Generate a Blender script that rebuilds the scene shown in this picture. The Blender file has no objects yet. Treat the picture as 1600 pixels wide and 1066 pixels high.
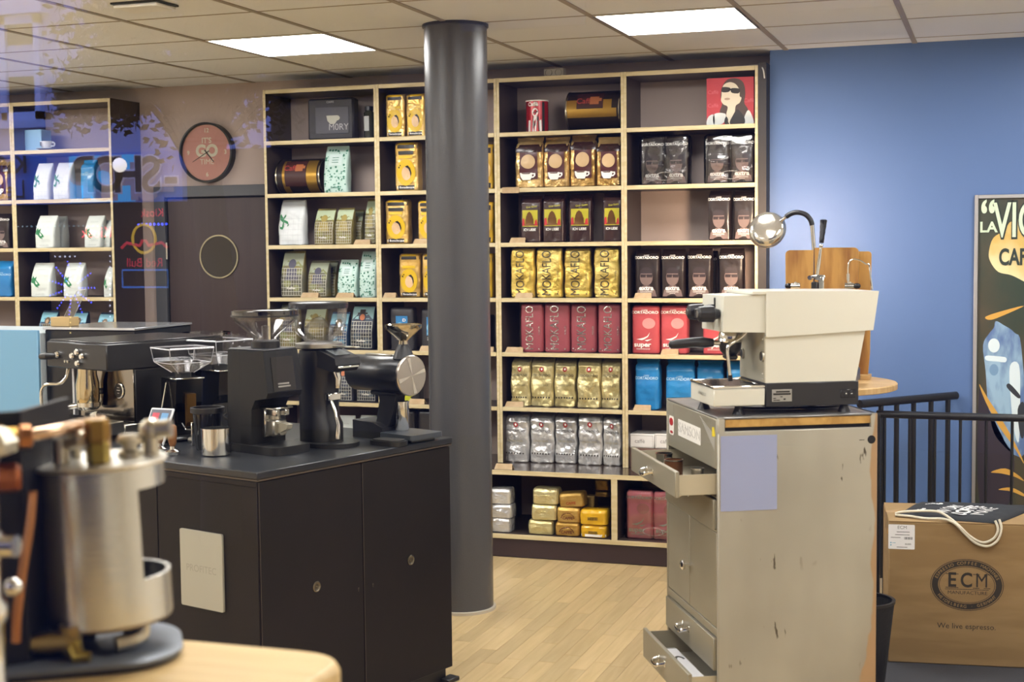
import bpy, bmesh, math, random
from mathutils import Vector, Matrix, noise
random.seed(7)
S = bpy.context.scene; COL = S.collection; PI = math.pi
V = Vector
# ------------------------------------------------------------ camera, world, exposure
FPX = 2242.4; YAW = -0.3283; PITCH = -0.0667; ROLL = -0.0106; CAM = V((3.9352, -7.2582, 1.6327))
fw = V((math.sin(YAW)*math.cos(PITCH), math.cos(YAW)*math.cos(PITCH), math.sin(PITCH)))
_r = V((math.cos(YAW), -math.sin(YAW), 0)); _u = _r.cross(fw)
RT = _r*math.cos(ROLL)+_u*math.sin(ROLL); UP = _u*math.cos(ROLL)-_r*math.sin(ROLL)
cd = bpy.data.cameras.new('camera'); cam = bpy.data.objects.new('camera', cd); COL.objects.link(cam)
cam.matrix_world = Matrix(((RT.x, UP.x, -fw.x, CAM.x), (RT.y, UP.y, -fw.y, CAM.y), (RT.z, UP.z, -fw.z, CAM.z), (0, 0, 0, 1)))
cd.sensor_width = 36; cd.lens = 36*FPX/1600; cd.clip_start = .02; cd.clip_end = 200
cd.dof.use_dof = True; cd.dof.focus_distance = 6.4; cd.dof.aperture_fstop = 4.8
S.camera = cam
w = bpy.data.worlds.new('dusk_sky'); S.world = w; w.use_nodes = True
bg = w.node_tree.nodes['Background']; bg.inputs[0].default_value = (.22, .33, 1, 1); bg.inputs[1].default_value = 5.6
S.view_settings.view_transform = 'Standard'; S.view_settings.look = 'None'; S.view_settings.gamma = 1
S.view_settings.exposure = 0.0; S.view_settings.use_curve_mapping = False
S.cycles.use_denoising = True; S.cycles.max_bounces = 10; S.cycles.transparent_max_bounces = 16
S.cycles.caustics_reflective = False; S.cycles.caustics_refractive = False
S.cycles.sample_clamp_indirect = 6
LAMP = 31.0     # radiance of the ceiling panels

# ------------------------------------------------------------ picture rays -> points on real planes of the room
def ray(u, v): return fw+RT*((u-800)/FPX)-UP*((v-533)/FPX)
def onpl(u, v, p, n):
    d = ray(u, v); n = V(n); return CAM+d*((V(p)-CAM).dot(n)/d.dot(n))
def PY(u, v, y): return onpl(u, v, (0, y, 0), (0, 1, 0))
def PZ(u, v, z): return onpl(u, v, (0, 0, z), (0, 0, 1))
class Fr:                                             # a furniture frame: a to the right, b away, z up
    def __init__(s, x, y, head):
        h = math.radians(head); s.o = V((x, y, 0)); s.rz = -h
        s.a = V((math.cos(h), -math.sin(h), 0)); s.b = V((math.sin(h), math.cos(h), 0))
    def loc(s, p): d = p-s.o; return V((d.dot(s.a), d.dot(s.b), p.z))
    def B(s, u, v, b=0): return s.loc(onpl(u, v, s.o+s.b*b, s.b))
    def A(s, u, v, a=0): return s.loc(onpl(u, v, s.o+s.a*a, s.a))
    def Z(s, u, v, z): return s.loc(PZ(u, v, z))
    def W(s, a, b, z=0): p = s.o+s.a*a+s.b*b; return V((p.x, p.y, z))

# ------------------------------------------------------------ materials
def lin(h):
    if not isinstance(h, str): return tuple(h)+(1,)
    o = []
    for i in (0, 2, 4):
        c = int(h[i:i+2], 16)/255; o.append(c/12.92 if c <= .04045 else ((c+.055)/1.055)**2.4)
    return tuple(o)+(1,)
_M = {}
def M(name, col='808080', rough=.5, metal=0, col2=None, scale=8, stretch=(1, 1, 1), lo=.4, hi=.6, bump=0, bscale=40, bstretch=(1, 1, 1),
      emit=None, es=0, spec=.5, coat=0, rand=0, detail=4, aniso=0):
    if name in _M: return _M[name]
    m = bpy.data.materials.new(name); _M[name] = m; m.use_nodes = True
    n = m.node_tree.nodes; l = m.node_tree.links; b = n['Principled BSDF']
    b.inputs['Base Color'].default_value = lin(col); b.inputs['Roughness'].default_value = rough
    b.inputs['Metallic'].default_value = metal; b.inputs['Specular IOR Level'].default_value = spec
    b.inputs['Coat Weight'].default_value = coat; b.inputs['Coat Roughness'].default_value = .08
    if emit: b.inputs['Emission Color'].default_value = lin(emit); b.inputs['Emission Strength'].default_value = es
    tc = n.new('ShaderNodeTexCoord'); src = tc.outputs['Object']
    if (col2 or bump) :
        oi = n.new('ShaderNodeObjectInfo'); mu = n.new('ShaderNodeMath'); mu.operation = 'MULTIPLY'; mu.inputs[1].default_value = 37
        l.new(oi.outputs['Random'], mu.inputs[0]); ad = n.new('ShaderNodeVectorMath'); ad.operation = 'ADD'
        l.new(src, ad.inputs[0]); l.new(mu.outputs[0], ad.inputs[1]); src = ad.outputs[0]
    def tex(sc, st, det):
        mp = n.new('ShaderNodeMapping'); mp.inputs['Scale'].default_value = st; l.new(src, mp.inputs[0])
        t = n.new('ShaderNodeTexNoise'); t.inputs['Scale'].default_value = sc; t.inputs['Detail'].default_value = det
        l.new(mp.outputs[0], t.inputs['Vector']); return t.outputs['Fac']
    cs = None
    if col2:
        rp = n.new('ShaderNodeValToRGB'); e = rp.color_ramp.elements
        e[0].position = lo; e[0].color = lin(col); e[1].position = hi; e[1].color = lin(col2)
        l.new(tex(scale, stretch, detail), rp.inputs[0]); cs = rp.outputs[0]
    if rand:
        oi2 = n.new('ShaderNodeObjectInfo'); hs = n.new('ShaderNodeHueSaturation')
        mr = n.new('ShaderNodeMapRange'); mr.inputs['To Min'].default_value = 1-rand; mr.inputs['To Max'].default_value = 1+rand
        l.new(oi2.outputs['Random'], mr.inputs[0]); l.new(mr.outputs[0], hs.inputs['Value'])
        hs.inputs['Color'].default_value = lin(col)
        if cs: l.new(cs, hs.inputs['Color'])
        cs = hs.outputs[0]
    if cs: l.new(cs, b.inputs['Base Color'])
    if bump:
        bp = n.new('ShaderNodeBump'); bp.inputs['Strength'].default_value = bump; bp.inputs['Distance'].default_value = .01
        l.new(tex(bscale, bstretch, 3), bp.inputs['Height']); l.new(bp.outputs[0], b.inputs['Normal'])
    return m
def glassy(name, tint=(1, 1, 1), k=1.0, rough=0, base=.0):
    """thin clear sheet: lets light straight through and mirrors by Fresnel, once per face"""
    if name in _M: return _M[name]
    m = bpy.data.materials.new(name); _M[name] = m; m.use_nodes = True
    n = m.node_tree.nodes; l = m.node_tree.links; n.clear()
    o = n.new('ShaderNodeOutputMaterial'); mx = n.new('ShaderNodeMixShader'); t = n.new('ShaderNodeBsdfTransparent'); g = n.new('ShaderNodeBsdfGlossy')
    t.inputs[0].default_value = tuple(tint)+(1,); g.inputs['Roughness'].default_value = rough
    f = n.new('ShaderNodeFresnel'); f.inputs[0].default_value = 1.5
    mu = n.new('ShaderNodeMath'); mu.operation = 'MULTIPLY_ADD'; mu.inputs[1].default_value = k; mu.inputs[2].default_value = base; mu.use_clamp = True
    l.new(f.outputs[0], mu.inputs[0]); l.new(mu.outputs[0], mx.inputs[0]); l.new(t.outputs[0], mx.inputs[1]); l.new(g.outputs[0], mx.inputs[2]); l.new(mx.outputs[0], o.inputs[0])
    return m

# ------------------------------------------------------------ geometry
class G:
    def __init__(s): s.v = []; s.f = []
    def add(s, v, f, T=None):
        n = len(s.v); s.v += [tuple(T @ V(p)) if T else tuple(p) for p in v]; s.f += [tuple(i+n for i in q) for q in f]; return s
    def box(s, x0, x1, y0, y1, z0, z1, b=.002, T=None):
        b = min(b, (x1-x0)*.45, (y1-y0)*.45, (z1-z0)*.45); c = ((x0, x1), (y0, y1), (z0, z1))
        if b <= 0:
            v = [(x, y, z) for x in c[0] for y in c[1] for z in c[2]]
            return s.add(v, [(0, 1, 3, 2), (4, 6, 7, 5), (0, 4, 5, 1), (2, 3, 7, 6), (0, 2, 6, 4), (1, 5, 7, 3)], T)
        v = []; ix = {}
        for i in (0, 1):
            for j in (0, 1):
                for k in (0, 1):
                    e = (i, j, k)
                    for ax in range(3):
                        p = [c[q][e[q]]+(0 if q == ax else (b if e[q] == 0 else -b)) for q in range(3)]
                        ix[(e, ax)] = len(v); v.append(p)
        f = []
        for ax in range(3):
            o = [q for q in range(3) if q != ax]
            for sd in (0, 1):
                q4 = []
                for (m, n_) in ((0, 0), (1, 0), (1, 1), (0, 1)):
                    e = [0]*3; e[ax] = sd; e[o[0]] = m; e[o[1]] = n_; q4.append(ix[(tuple(e), ax)])
                f.append(q4)
            for m in (0, 1):
                for n_ in (0, 1):
                    e0 = [0]*3; e0[o[0]] = m; e0[o[1]] = n_; e1 = list(e0); e1[ax] = 1; e0 = tuple(e0); e1 = tuple(e1)
                    f.append((ix[(e0, o[0])], ix[(e1, o[0])], ix[(e1, o[1])], ix[(e0, o[1])]))
        for i in (0, 1):
            for j in (0, 1):
                for k in (0, 1): f.append(tuple(ix[((i, j, k), ax)] for ax in range(3)))
        return s.add(v, f, T)
    def rings(s, R, cap0=True, cap1=True, T=None, closed=False):
        n = len(R[0]); v = [p for r in R for p in r]; f = []
        m = len(R)
        for i in range(m if closed else m-1):
            for j in range(n):
                a = i*n+j; b_ = i*n+(j+1) % n; i2 = (i+1) % m; f.append((a, b_, i2*n+(j+1) % n, i2*n+j))
        if not closed:
            if cap0: f.append(tuple(range(n)))
            if cap1: f.append(tuple((m-1)*n+j for j in range(n)))
        return s.add(v, f, T)
    def lathe(s, prof, n=24, T=None, cap0=True, cap1=True, closed=False):
        R = [[(max(r, 1e-5)*math.cos(2*PI*j/n), max(r, 1e-5)*math.sin(2*PI*j/n), z) for j in range(n)] for r, z in prof]
        return s.rings(R, cap0, cap1, T, closed)
    def tube(s, pts, r, n=10, T=None, smooth=0):
        P = [V(p) for p in pts]
        if smooth:
            Q = []
            for i in range(len(P)-1):
                a = P[max(i-1, 0)]; b = P[i]; c = P[i+1]; d = P[min(i+2, len(P)-1)]
                for k in range(smooth):
                    t = k/smooth; Q.append(.5*((2*b)+(c-a)*t+(2*a-5*b+4*c-d)*t*t+(3*b-a-3*c+d)*t**3))
            Q.append(P[-1]); P = Q
        rr = r if isinstance(r, (list, tuple)) else [r]*len(P)
        if len(rr) != len(P): rr = [rr[0]+(rr[-1]-rr[0])*i/(len(P)-1) for i in range(len(P))]
        R = []; nn = None
        for i, p in enumerate(P):
            t = (P[min(i+1, len(P)-1)]-P[max(i-1, 0)]).normalized()
            if nn is None: nn = t.orthogonal().normalized()
            else: nn = (nn-t*nn.dot(t)).normalized()
            bb = t.cross(nn); R.append([p+nn*(rr[i]*math.cos(2*PI*j/n))+bb*(rr[i]*math.sin(2*PI*j/n)) for j in range(n)])
        return s.rings(R, T=T)
    def cyl(s, p0, p1, r, r1=None, n=20, T=None): return s.tube([p0, p1], [r, r if r1 is None else r1], n, T)
    def prism(s, poly, t0, t1, ax='y', T=None):
        def q(a, b, t): return {'y': (a, t, b), 'x': (t, a, b), 'z': (a, b, t)}[ax]
        n = len(poly); v = [q(a, b, t0) for a, b in poly]+[q(a, b, t1) for a, b in poly]
        return s.add(v, [tuple(range(n)), tuple(range(n, 2*n))]+[(i, (i+1) % n, n+(i+1) % n, n+i) for i in range(n)], T)
    def sph(s, c, r, n=12, sq=(1, 1, 1), T=None):
        R = []
        for i in range(n//2+1):
            th = PI*i/(n//2); rr = max(math.sin(th), 1e-4)
            R.append([(c[0]+r*sq[0]*rr*math.cos(2*PI*j/n), c[1]+r*sq[1]*rr*math.sin(2*PI*j/n), c[2]+r*sq[2]*math.cos(th)) for j in range(n)])
        return s.rings(R, T=T)
    def text(s, t, size, T, bold=0):
        v, f = txt(t, bold); return s.add([(x*size, y*size, 0) for x, y in v], f, T)
_T = {}
def txt(t, bold=0):
    if any(c in 'MWmw' for c in t): bold = min(bold, 0)
    if (t, bold) not in _T:
        c = bpy.data.curves.new('t', 'FONT'); c.body = t; c.align_x = 'CENTER'; c.align_y = 'CENTER'; c.resolution_u = 5 if len(t) < 12 else 2; c.offset = bold
        o = bpy.data.objects.new('t', c); me = bpy.data.meshes.new_from_object(o)
        _T[(t, bold)] = ([(p.co.x, p.co.y) for p in me.vertices], [tuple(p.vertices) for p in me.polygons])
        bpy.data.objects.remove(o); bpy.data.curves.remove(c); bpy.data.meshes.remove(me)
    return _T[(t, bold)]
def rrect(x0, x1, y0, y1, r, n=5):
    o = []
    for cx, cy, a0 in ((x1-r, y1-r, 0), (x0+r, y1-r, 90), (x0+r, y0+r, 180), (x1-r, y0+r, 270)):
        for i in range(n+1): a = math.radians(a0+90*i/n); o.append((cx+r*math.cos(a), cy+r*math.sin(a)))
    return o
def soft(pl, k=4):                                    # round a drawn outline off (closed Catmull-Rom)
    n = len(pl); o = []
    for i in range(n):
        p = [V((*pl[(i+q) % n], 0)) for q in (-1, 0, 1, 2)]
        for j in range(k):
            t = j/k; r = .5*((2*p[1])+(p[2]-p[0])*t+(2*p[0]-5*p[1]+4*p[2]-p[3])*t*t+(p[3]-p[0]-3*p[2]+3*p[1])*t**3); o.append((r.x, r.y))
    return o
def ell(cx, cy, rx, ry, n=24): return [(cx+rx*math.cos(2*PI*i/n), cy+ry*math.sin(2*PI*i/n)) for i in range(n)]
def mesh(name, g, mat, flat=False, ang=.7):
    me = bpy.data.meshes.new(name); me.from_pydata(g.v, [], g.f)
    bm = bmesh.new(); bm.from_mesh(me); bmesh.ops.recalc_face_normals(bm, faces=bm.faces); bm.to_mesh(me); bm.free()
    if not flat:
        me.polygons.foreach_set('use_smooth', [True]*len(me.polygons)); me.set_sharp_from_angle(angle=ang)
    me.materials.append(mat); return me
def ob(name, g, mat, parent=None, loc=None, rz=0, flat=False, ang=.7, kind=None, label=None):
    o = bpy.data.objects.new(name, mesh(name, g, mat, flat, ang)); COL.objects.link(o)
    if parent: o.parent = parent
    if loc is not None: o.location = loc
    o.rotation_euler.z = rz
    if kind: o['kind'] = kind
    if label: o['label'] = label
    return o
def inst(name, me, parent=None, loc=(0, 0, 0), rot=(0, 0, 0), sc=(1, 1, 1)):
    o = bpy.data.objects.new(name, me); COL.objects.link(o); o.parent = parent; o.location = loc; o.rotation_euler = rot; o.scale = sc; return o
def tag(o, label, cat, group=None):
    o['label'] = label; o['category'] = cat
    if group: o['group'] = group
    return o
def thing(name, label, cat, loc=(0, 0, 0), rz=0, group=None, kind=None):
    o = bpy.data.objects.new(name, None); COL.objects.link(o); o.location = loc; o.rotation_euler.z = rz; o.empty_display_size = .1
    if kind: o['kind'] = kind
    else: tag(o, label, cat, group)
    return o
def struct(name, g, mat, parent=None, **k): return ob(name, g, mat, parent, kind='structure', **k)
def RX(a): return Matrix.Rotation(a, 4, 'X')
def RY(a): return Matrix.Rotation(a, 4, 'Y')
def RZ(a): return Matrix.Rotation(a, 4, 'Z')
def TR(x, y, z): return Matrix.Translation((x, y, z))
FACE_Y = RX(PI/2)                                     # lay xy artwork upright, facing -Y
FACE_X = RZ(PI/2) @ RX(PI/2)                          # facing +X
FACE_NX = RZ(-PI/2) @ RX(PI/2)                        # facing -X

# common materials
chrome = M('chrome', 'e4e4e2', .12, 1)
steel = M('brushed_steel', 'b9b6ae', .32, 1, bump=.05, bscale=60, bstretch=(1, 1, 20))
black = M('black_plastic', '1c1c1d', .38)
blackm = M('black_powder_coat', '232324', .55, bump=.1, bscale=300)
brass = M('brass', 'b08a45', .3, 1)
copper = M('copper', 'ad7850', .3, 1)
white = M('white_plastic', 'e9e7e2', .4)
dark = M('dark_void', '0c0b0b', .8)
paperw = M('white_paper', 'e6e6ea', .6)
kraft = M('kraft_card', 'b39a78', .7, col2='a88e6a', scale=30)
clear = glassy('clear_acrylic', (.97, .98, .98), 1.6, 0, .02)

# ------------------------------------------------------------ setting
ZC = 2.602; YB = .3055; XL, XR, YF = -3.3, 5.6, -6.5
wallmat = M('mauve_wall_paint', 'b3a29a', .8, bump=.05, bscale=150)
bluemat = M('blue_wall_paint', '4f6c9f', .55, bump=.05, bscale=200)
ceilmat = M('ceiling_tile_mineral', 'e8e9ea', .9, bump=.15, bscale=300, rand=.015)
barmat = M('ceiling_grid_metal', '9b8f80', .5)
floorbase = M('floor_underlay', 'a98d5c', .5)
oak = M('oak_strip', 'c2aa80', .33, col2='b29a6e', scale=5, stretch=(9, .8, 1), lo=.3, hi=.7, rand=.13, bump=.03, bscale=60, bstretch=(10, 1, 1))
fl = struct('floor', G().box(XL, XR, YF, YB+.1, -.1, -.004, 0), floorbase)
# oak strips laid one by one where the photograph shows the floor, plain boards beyond
H = math.radians(-4)
strip = mesh('plank', G().box(-.0347, .0347, 0, .498, -.004, 0, .0006), oak); big = mesh('plank_wide', G().box(-.0995, .0995, 0, 1.198, -.004, 0, .001), oak)
rr = random.Random(3)
for i in range(36):
    off = rr.random()*.5
    for j in range(7):
        x = 1.15+i*.07; y = -3.3+j*.5+off
        if y+.498 > .28 or (x < 1.6 and y < -1.6): continue
        inst('plank', strip, fl, (x, y, 0))
for i in range(45):
    x = XL+.1+i*.2
    for j in range(5):
        y = -6.5+j*1.2+(i % 3)*.2
        if 1.0 < x < 3.75 and y+1.2 > -3.3: continue
        if y+1.2 > .3: continue
        if x > 3.6 or y < -4.2 or x < 1: inst('plank', big, fl, (x, y, 0))
cl = struct('ceiling', G().box(XL, XR, YF, YB+.1, ZC+.02, ZC+.12, 0), ceilmat)
GX, GY, T = -.8502, -2.5565, .625
tile = mesh('tile', G().box(-.304, .304, -.304, .304, 0, .012, .003), ceilmat)
LIGHTS = [(k, c) for k in (-2, 2, 5, 8) for c in (2, -1, -4)]+[(-1, -1), (-1, -4)]  # unseen rows added for ambient light, last pair for the left wall
bars = G()
for k in range(-4, 11):
    for c in range(-7, 5):
        x = GX+(k+.5)*T; y = GY+(c+.5)*T
        if x-.31 < XL or x+.31 > XR or y+.31 > YB+.4 or y-.31 < YF: continue
        if (k, c) in LIGHTS: continue
        y1 = min(y+.304, YB-.002)
        if c == 4:
            inst('tile', tile, cl, (x, (y-.304+y1)/2, ZC+.0), sc=(1, (y1-y+.304)/.608, 1))
        else: inst('tile', tile, cl, (x, y, ZC+.0))
for k in range(-3, 11): bars.box(GX+k*T-.012, GX+k*T+.012, YF, YB, ZC-.004, ZC+.02, 0)
ob('grid_runner', bars, barmat, cl, kind='stuff')
bars = G()
for c in range(-6, 5): bars.box(XL, XR, GY+c*T-.006, GY+c*T+.006, ZC-.001, ZC+.02, 0)
ob('grid_crossbar', bars, M('grid_cross_metal', 'a79c8a', .5), cl, kind='stuff')
panel = M('light_diffuser', 'ffffff', .4, emit=(1, .985, .955), es=LAMP)
lf = mesh('frame', G().box(-.309, .309, -.309, -.295, -.004, .02, 0).box(-.309, .309, .295, .309, -.004, .02, 0).box(-.309, -.295, -.295, .295, -.004, .02, 0).box(.295, .309, -.295, .295, -.004, .02, 0), white)
dfm = mesh('diffuser', G().box(-.295, .295, -.295, .295, 0, .01, 0), panel)
for (k, c) in LIGHTS:
    lab = {(2, 2): 'square lit ceiling panel left of the round column', (5, 2): 'square lit ceiling panel right of the column near the blue wall'}.get((k, c), 'added square lit ceiling panel outside the picture above the shop')
    t = thing('ceiling_light', lab, 'ceiling light', (GX+(k+.5)*T, GY+(c+.5)*T, ZC), group='square lit ceiling panels')
    inst('frame', lf, t); inst('diffuser', dfm, t)
struct('wall_back', G().box(XL, 2.82, YB, YB+.1, 0, ZC+.1, 0), wallmat)
struct('wall_back_right', G().box(2.818, XR, .115, YB+.1, 0, ZC+.1, 0), bluemat)
struct('wall_left', G().box(XL-.1, XL, YF, YB+.1, 0, ZC+.1, 0), M('side_wall_paint', 'ded8cc', .85))
struct('wall_right', G().box(XR, XR+.1, YF, YB+.1, 0, ZC+.1, 0), M('side_wall_paint'))
WX0, WX1, WZ0, WZ1 = 1.9, 5.2, 1.0, 2.45
struct('wall_front', G().box(XL, WX0, YF, YF+.004, 0, ZC, 0).box(WX1, XR, YF, YF+.004, 0, ZC, 0).box(WX0, WX1, YF, YF+.004, 0, WZ0, 0).box(WX0, WX1, YF, YF+.004, WZ1, ZC, 0), M('cream_wall_paint', 'd2cabb', .8))
struct('wall_street', G().box(XL-.1, WX0, YF-.25, YF, 0, 3.2, 0).box(WX1, XR+.1, YF-.25, YF, 0, 3.2, 0).box(WX0, WX1, YF-.25, YF, 0, WZ0, 0).box(WX0, WX1, YF-.25, YF, WZ1, 3.2, 0), M('facade_render', '6a6660', .8))
t = thing('window_1', '', '', (0, 0, 0), kind='structure')
ob('window_frame', G().box(WX0, WX1, YF-.12, YF-.05, WZ0, WZ0+.06).box(WX0, WX1, YF-.12, YF-.05, WZ1-.06, WZ1).box(WX0, WX0+.06, YF-.12, YF-.05, WZ0, WZ1).box(WX1-.06, WX1, YF-.12, YF-.05, WZ0, WZ1), blackm, t)
pn = G(); pn.add([(WX0+.06, YF-.085, WZ0+.06), (WX1-.06, YF-.085, WZ0+.06), (WX1-.06, YF-.085, WZ1-.06), (WX0+.06, YF-.085, WZ1-.06)], [(0, 1, 2, 3)])
ob('pane', pn, glassy('shop_window_glass', (.97, .975, .97), 2.0, 0, .045), t, flat=True)
# skirting dark strip of wall over the shelves and right of them
struct('trim_1', G().box(2.777, 2.818, .0, YB, 0, 2.53, 0), M('dark_filler_board', '2a2422', .6))
# round column
cx, cy = 1.652, -1.283
colmat = M('charcoal_textured_paint', '4c4c4e', .27, bump=.12, bscale=220)
cm = struct('column', G().lathe([(.139, 0), (.139, ZC)], 48, TR(cx, cy, 0)), colmat)
ob('base_ring', G().lathe([(.139, 0), (.15, 0), (.15, .012), (.139, .014)], 48, TR(cx, cy, 0), closed=True), M('floor_ring', 'b9b0a0', .5), cm)
ob('collar', G().lathe([(.139, ZC-.012), (.146, ZC-.012), (.146, ZC), (.139, ZC)], 48, TR(cx, cy, 0), closed=True), black, cm)
# door in the back wall
dmat = M('dark_brown_door', '3b2d2b', .45, col2='372928', scale=3, stretch=(8, 1, .4)); dframe = M('grey_door_frame', '4b4c50', .5)
D = thing('door_1', '', '', (0, 0, 0), kind='structure')
ob('door_frame', G().box(-.905, -.83, YB-.03, YB+.01, 0, 2.005).box(-.83, .0, YB-.03, YB+.01, 1.94, 2.005), dframe, D)
dl = ob('door_leaf', G().box(-.815, -.02, YB-.016, YB+.0, .005, 1.93), dmat, D)
ob('door_gap', G().box(-.83, -.0, YB-.008, YB+.002, 0, 1.94, 0), dark, D)
ob('porthole_ring', G().lathe([(.122, -.006), (.13, -.006), (.13, .006), (.122, .006)], 40, TR(-.472, YB-.018, 1.583) @ RX(PI/2), closed=True), M('aged_brass_ring', 'a39a7e', .35, .8), D)
ob('porthole_glass', G().lathe([(.122, -.002), (.122, .002)], 40, TR(-.472, YB-.018, 1.583) @ RX(PI/2)), M('dark_door_glass', '2a241f', .15), D)
hg = G()
for z in (1.62, .35): hg.cyl((-.822, YB-.03, z-.05), (-.822, YB-.03, z+.05), .008)
ob('hinge', hg, chrome, D)
q = PZ(226, 6, ZC)
t = thing('ceiling_sensor', 'small white ceiling unit with black rim near the top left corner', 'ceiling sensor', (q.x, q.y, ZC))
ob('housing', G().box(-.1, .1, -.07, .07, -.022, -.008, .004), white, t); ob('rim', G().box(-.108, .108, -.078, .078, -.008, -.0005, .002), black, t)
# ------------------------------------------------------------ shelving
maple = M('maple_edge', 'cfc09a', .5, col2='c3b188', scale=6, stretch=(1, 1, 8)); lam = M('dark_brown_laminate', '3a302c', .35)
SX = [0, .694, 1.3906, 2.0853, 2.777]; ZB = [2.2185, 1.9235, 1.6347, 1.34, 1.0484, .7541]; ZT = 2.505; ZL = .46
ROWZ = [z+.011 for z in ZB]+[ZL]                      # resting heights of rows 1..7
def edge(g, x0, x1, z0, z1, y): g.box(x0, x1, y-.004, y, z0, z1, .0008)
def shelving(name, label, xs, zlow, y0=0):
    t = thing(name, label, 'shelf')
    for i, x in enumerate(xs):
        for sgn in ((1,) if i == 0 else (-1,) if i == len(xs)-1 else (-1, 1)):
            a, b = (x, x+.0155) if sgn > 0 else (x-.0155, x)
            p = ob('upright', G().box(a+.0003, b-.0003, y0, YB-.002, zlow, 2.516, 0), lam, t)
            g = G(); edge(g, a+.0004, b-.0004, zlow, 2.516, y0); ob('edge_band', g, maple, p)
    for i in range(len(xs)-1):
        for z in [ZT]+ZB:
            if z < zlow: continue
            p = ob('shelf_board', G().box(xs[i]+.0158, xs[i+1]-.0158, y0, YB-.002, z-.011, z+.011, 0), lam, t)
            g = G(); edge(g, xs[i]+.0158, xs[i+1]-.0158, z-.011, z+.011, y0); ob('edge_band', g, maple, p)
    return t
shelving('wall_shelf', 'tall wall shelf of four dark bays with pale wood edges behind the column', SX, ZL+.001)
L2 = [-1.002-.694*i for i in range(4)][::-1]
shelving('wall_shelf', 'tall dark wall shelf with pale edges left of the round-window door', L2, .0)
# lower cabinet, standing proud of the shelves
YC = -.235
t = thing('base_cabinet', 'low open dark cabinet with pale edges running under the wall shelf', 'cabinet')
ob('counter_board', G().box(SX[0], SX[-1], YC, YB-.002, ZL-.024, ZL, 0), M('glossy_dark_laminate', '3a302c', .13), t)
g = G(); edge(g, SX[0], SX[-1], ZL-.024, ZL, YC); ob('edge_band', g, maple, t)
ob('bottom_board', G().box(SX[0], SX[-1], YC, YB-.002, .1, .124, 0), lam, t)
g = G(); edge(g, SX[0], SX[-1], .1, .124, YC); ob('edge_band', g, maple, t)
for x in SX:
    p = ob('divider', G().box(max(x-.016, 0), min(x+.016, SX[-1]), YC, YB-.002, .124, ZL-.024, 0), lam, t)
    g = G(); edge(g, max(x-.016, 0), min(x+.016, SX[-1]), .124, ZL-.024, YC); ob('edge_band', g, maple, p)
ob('plinth', G().box(SX[0], SX[-1], YC+.004, YC+.03, .002, .1), M('plinth_brown', '35282a', .4), t)

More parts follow.
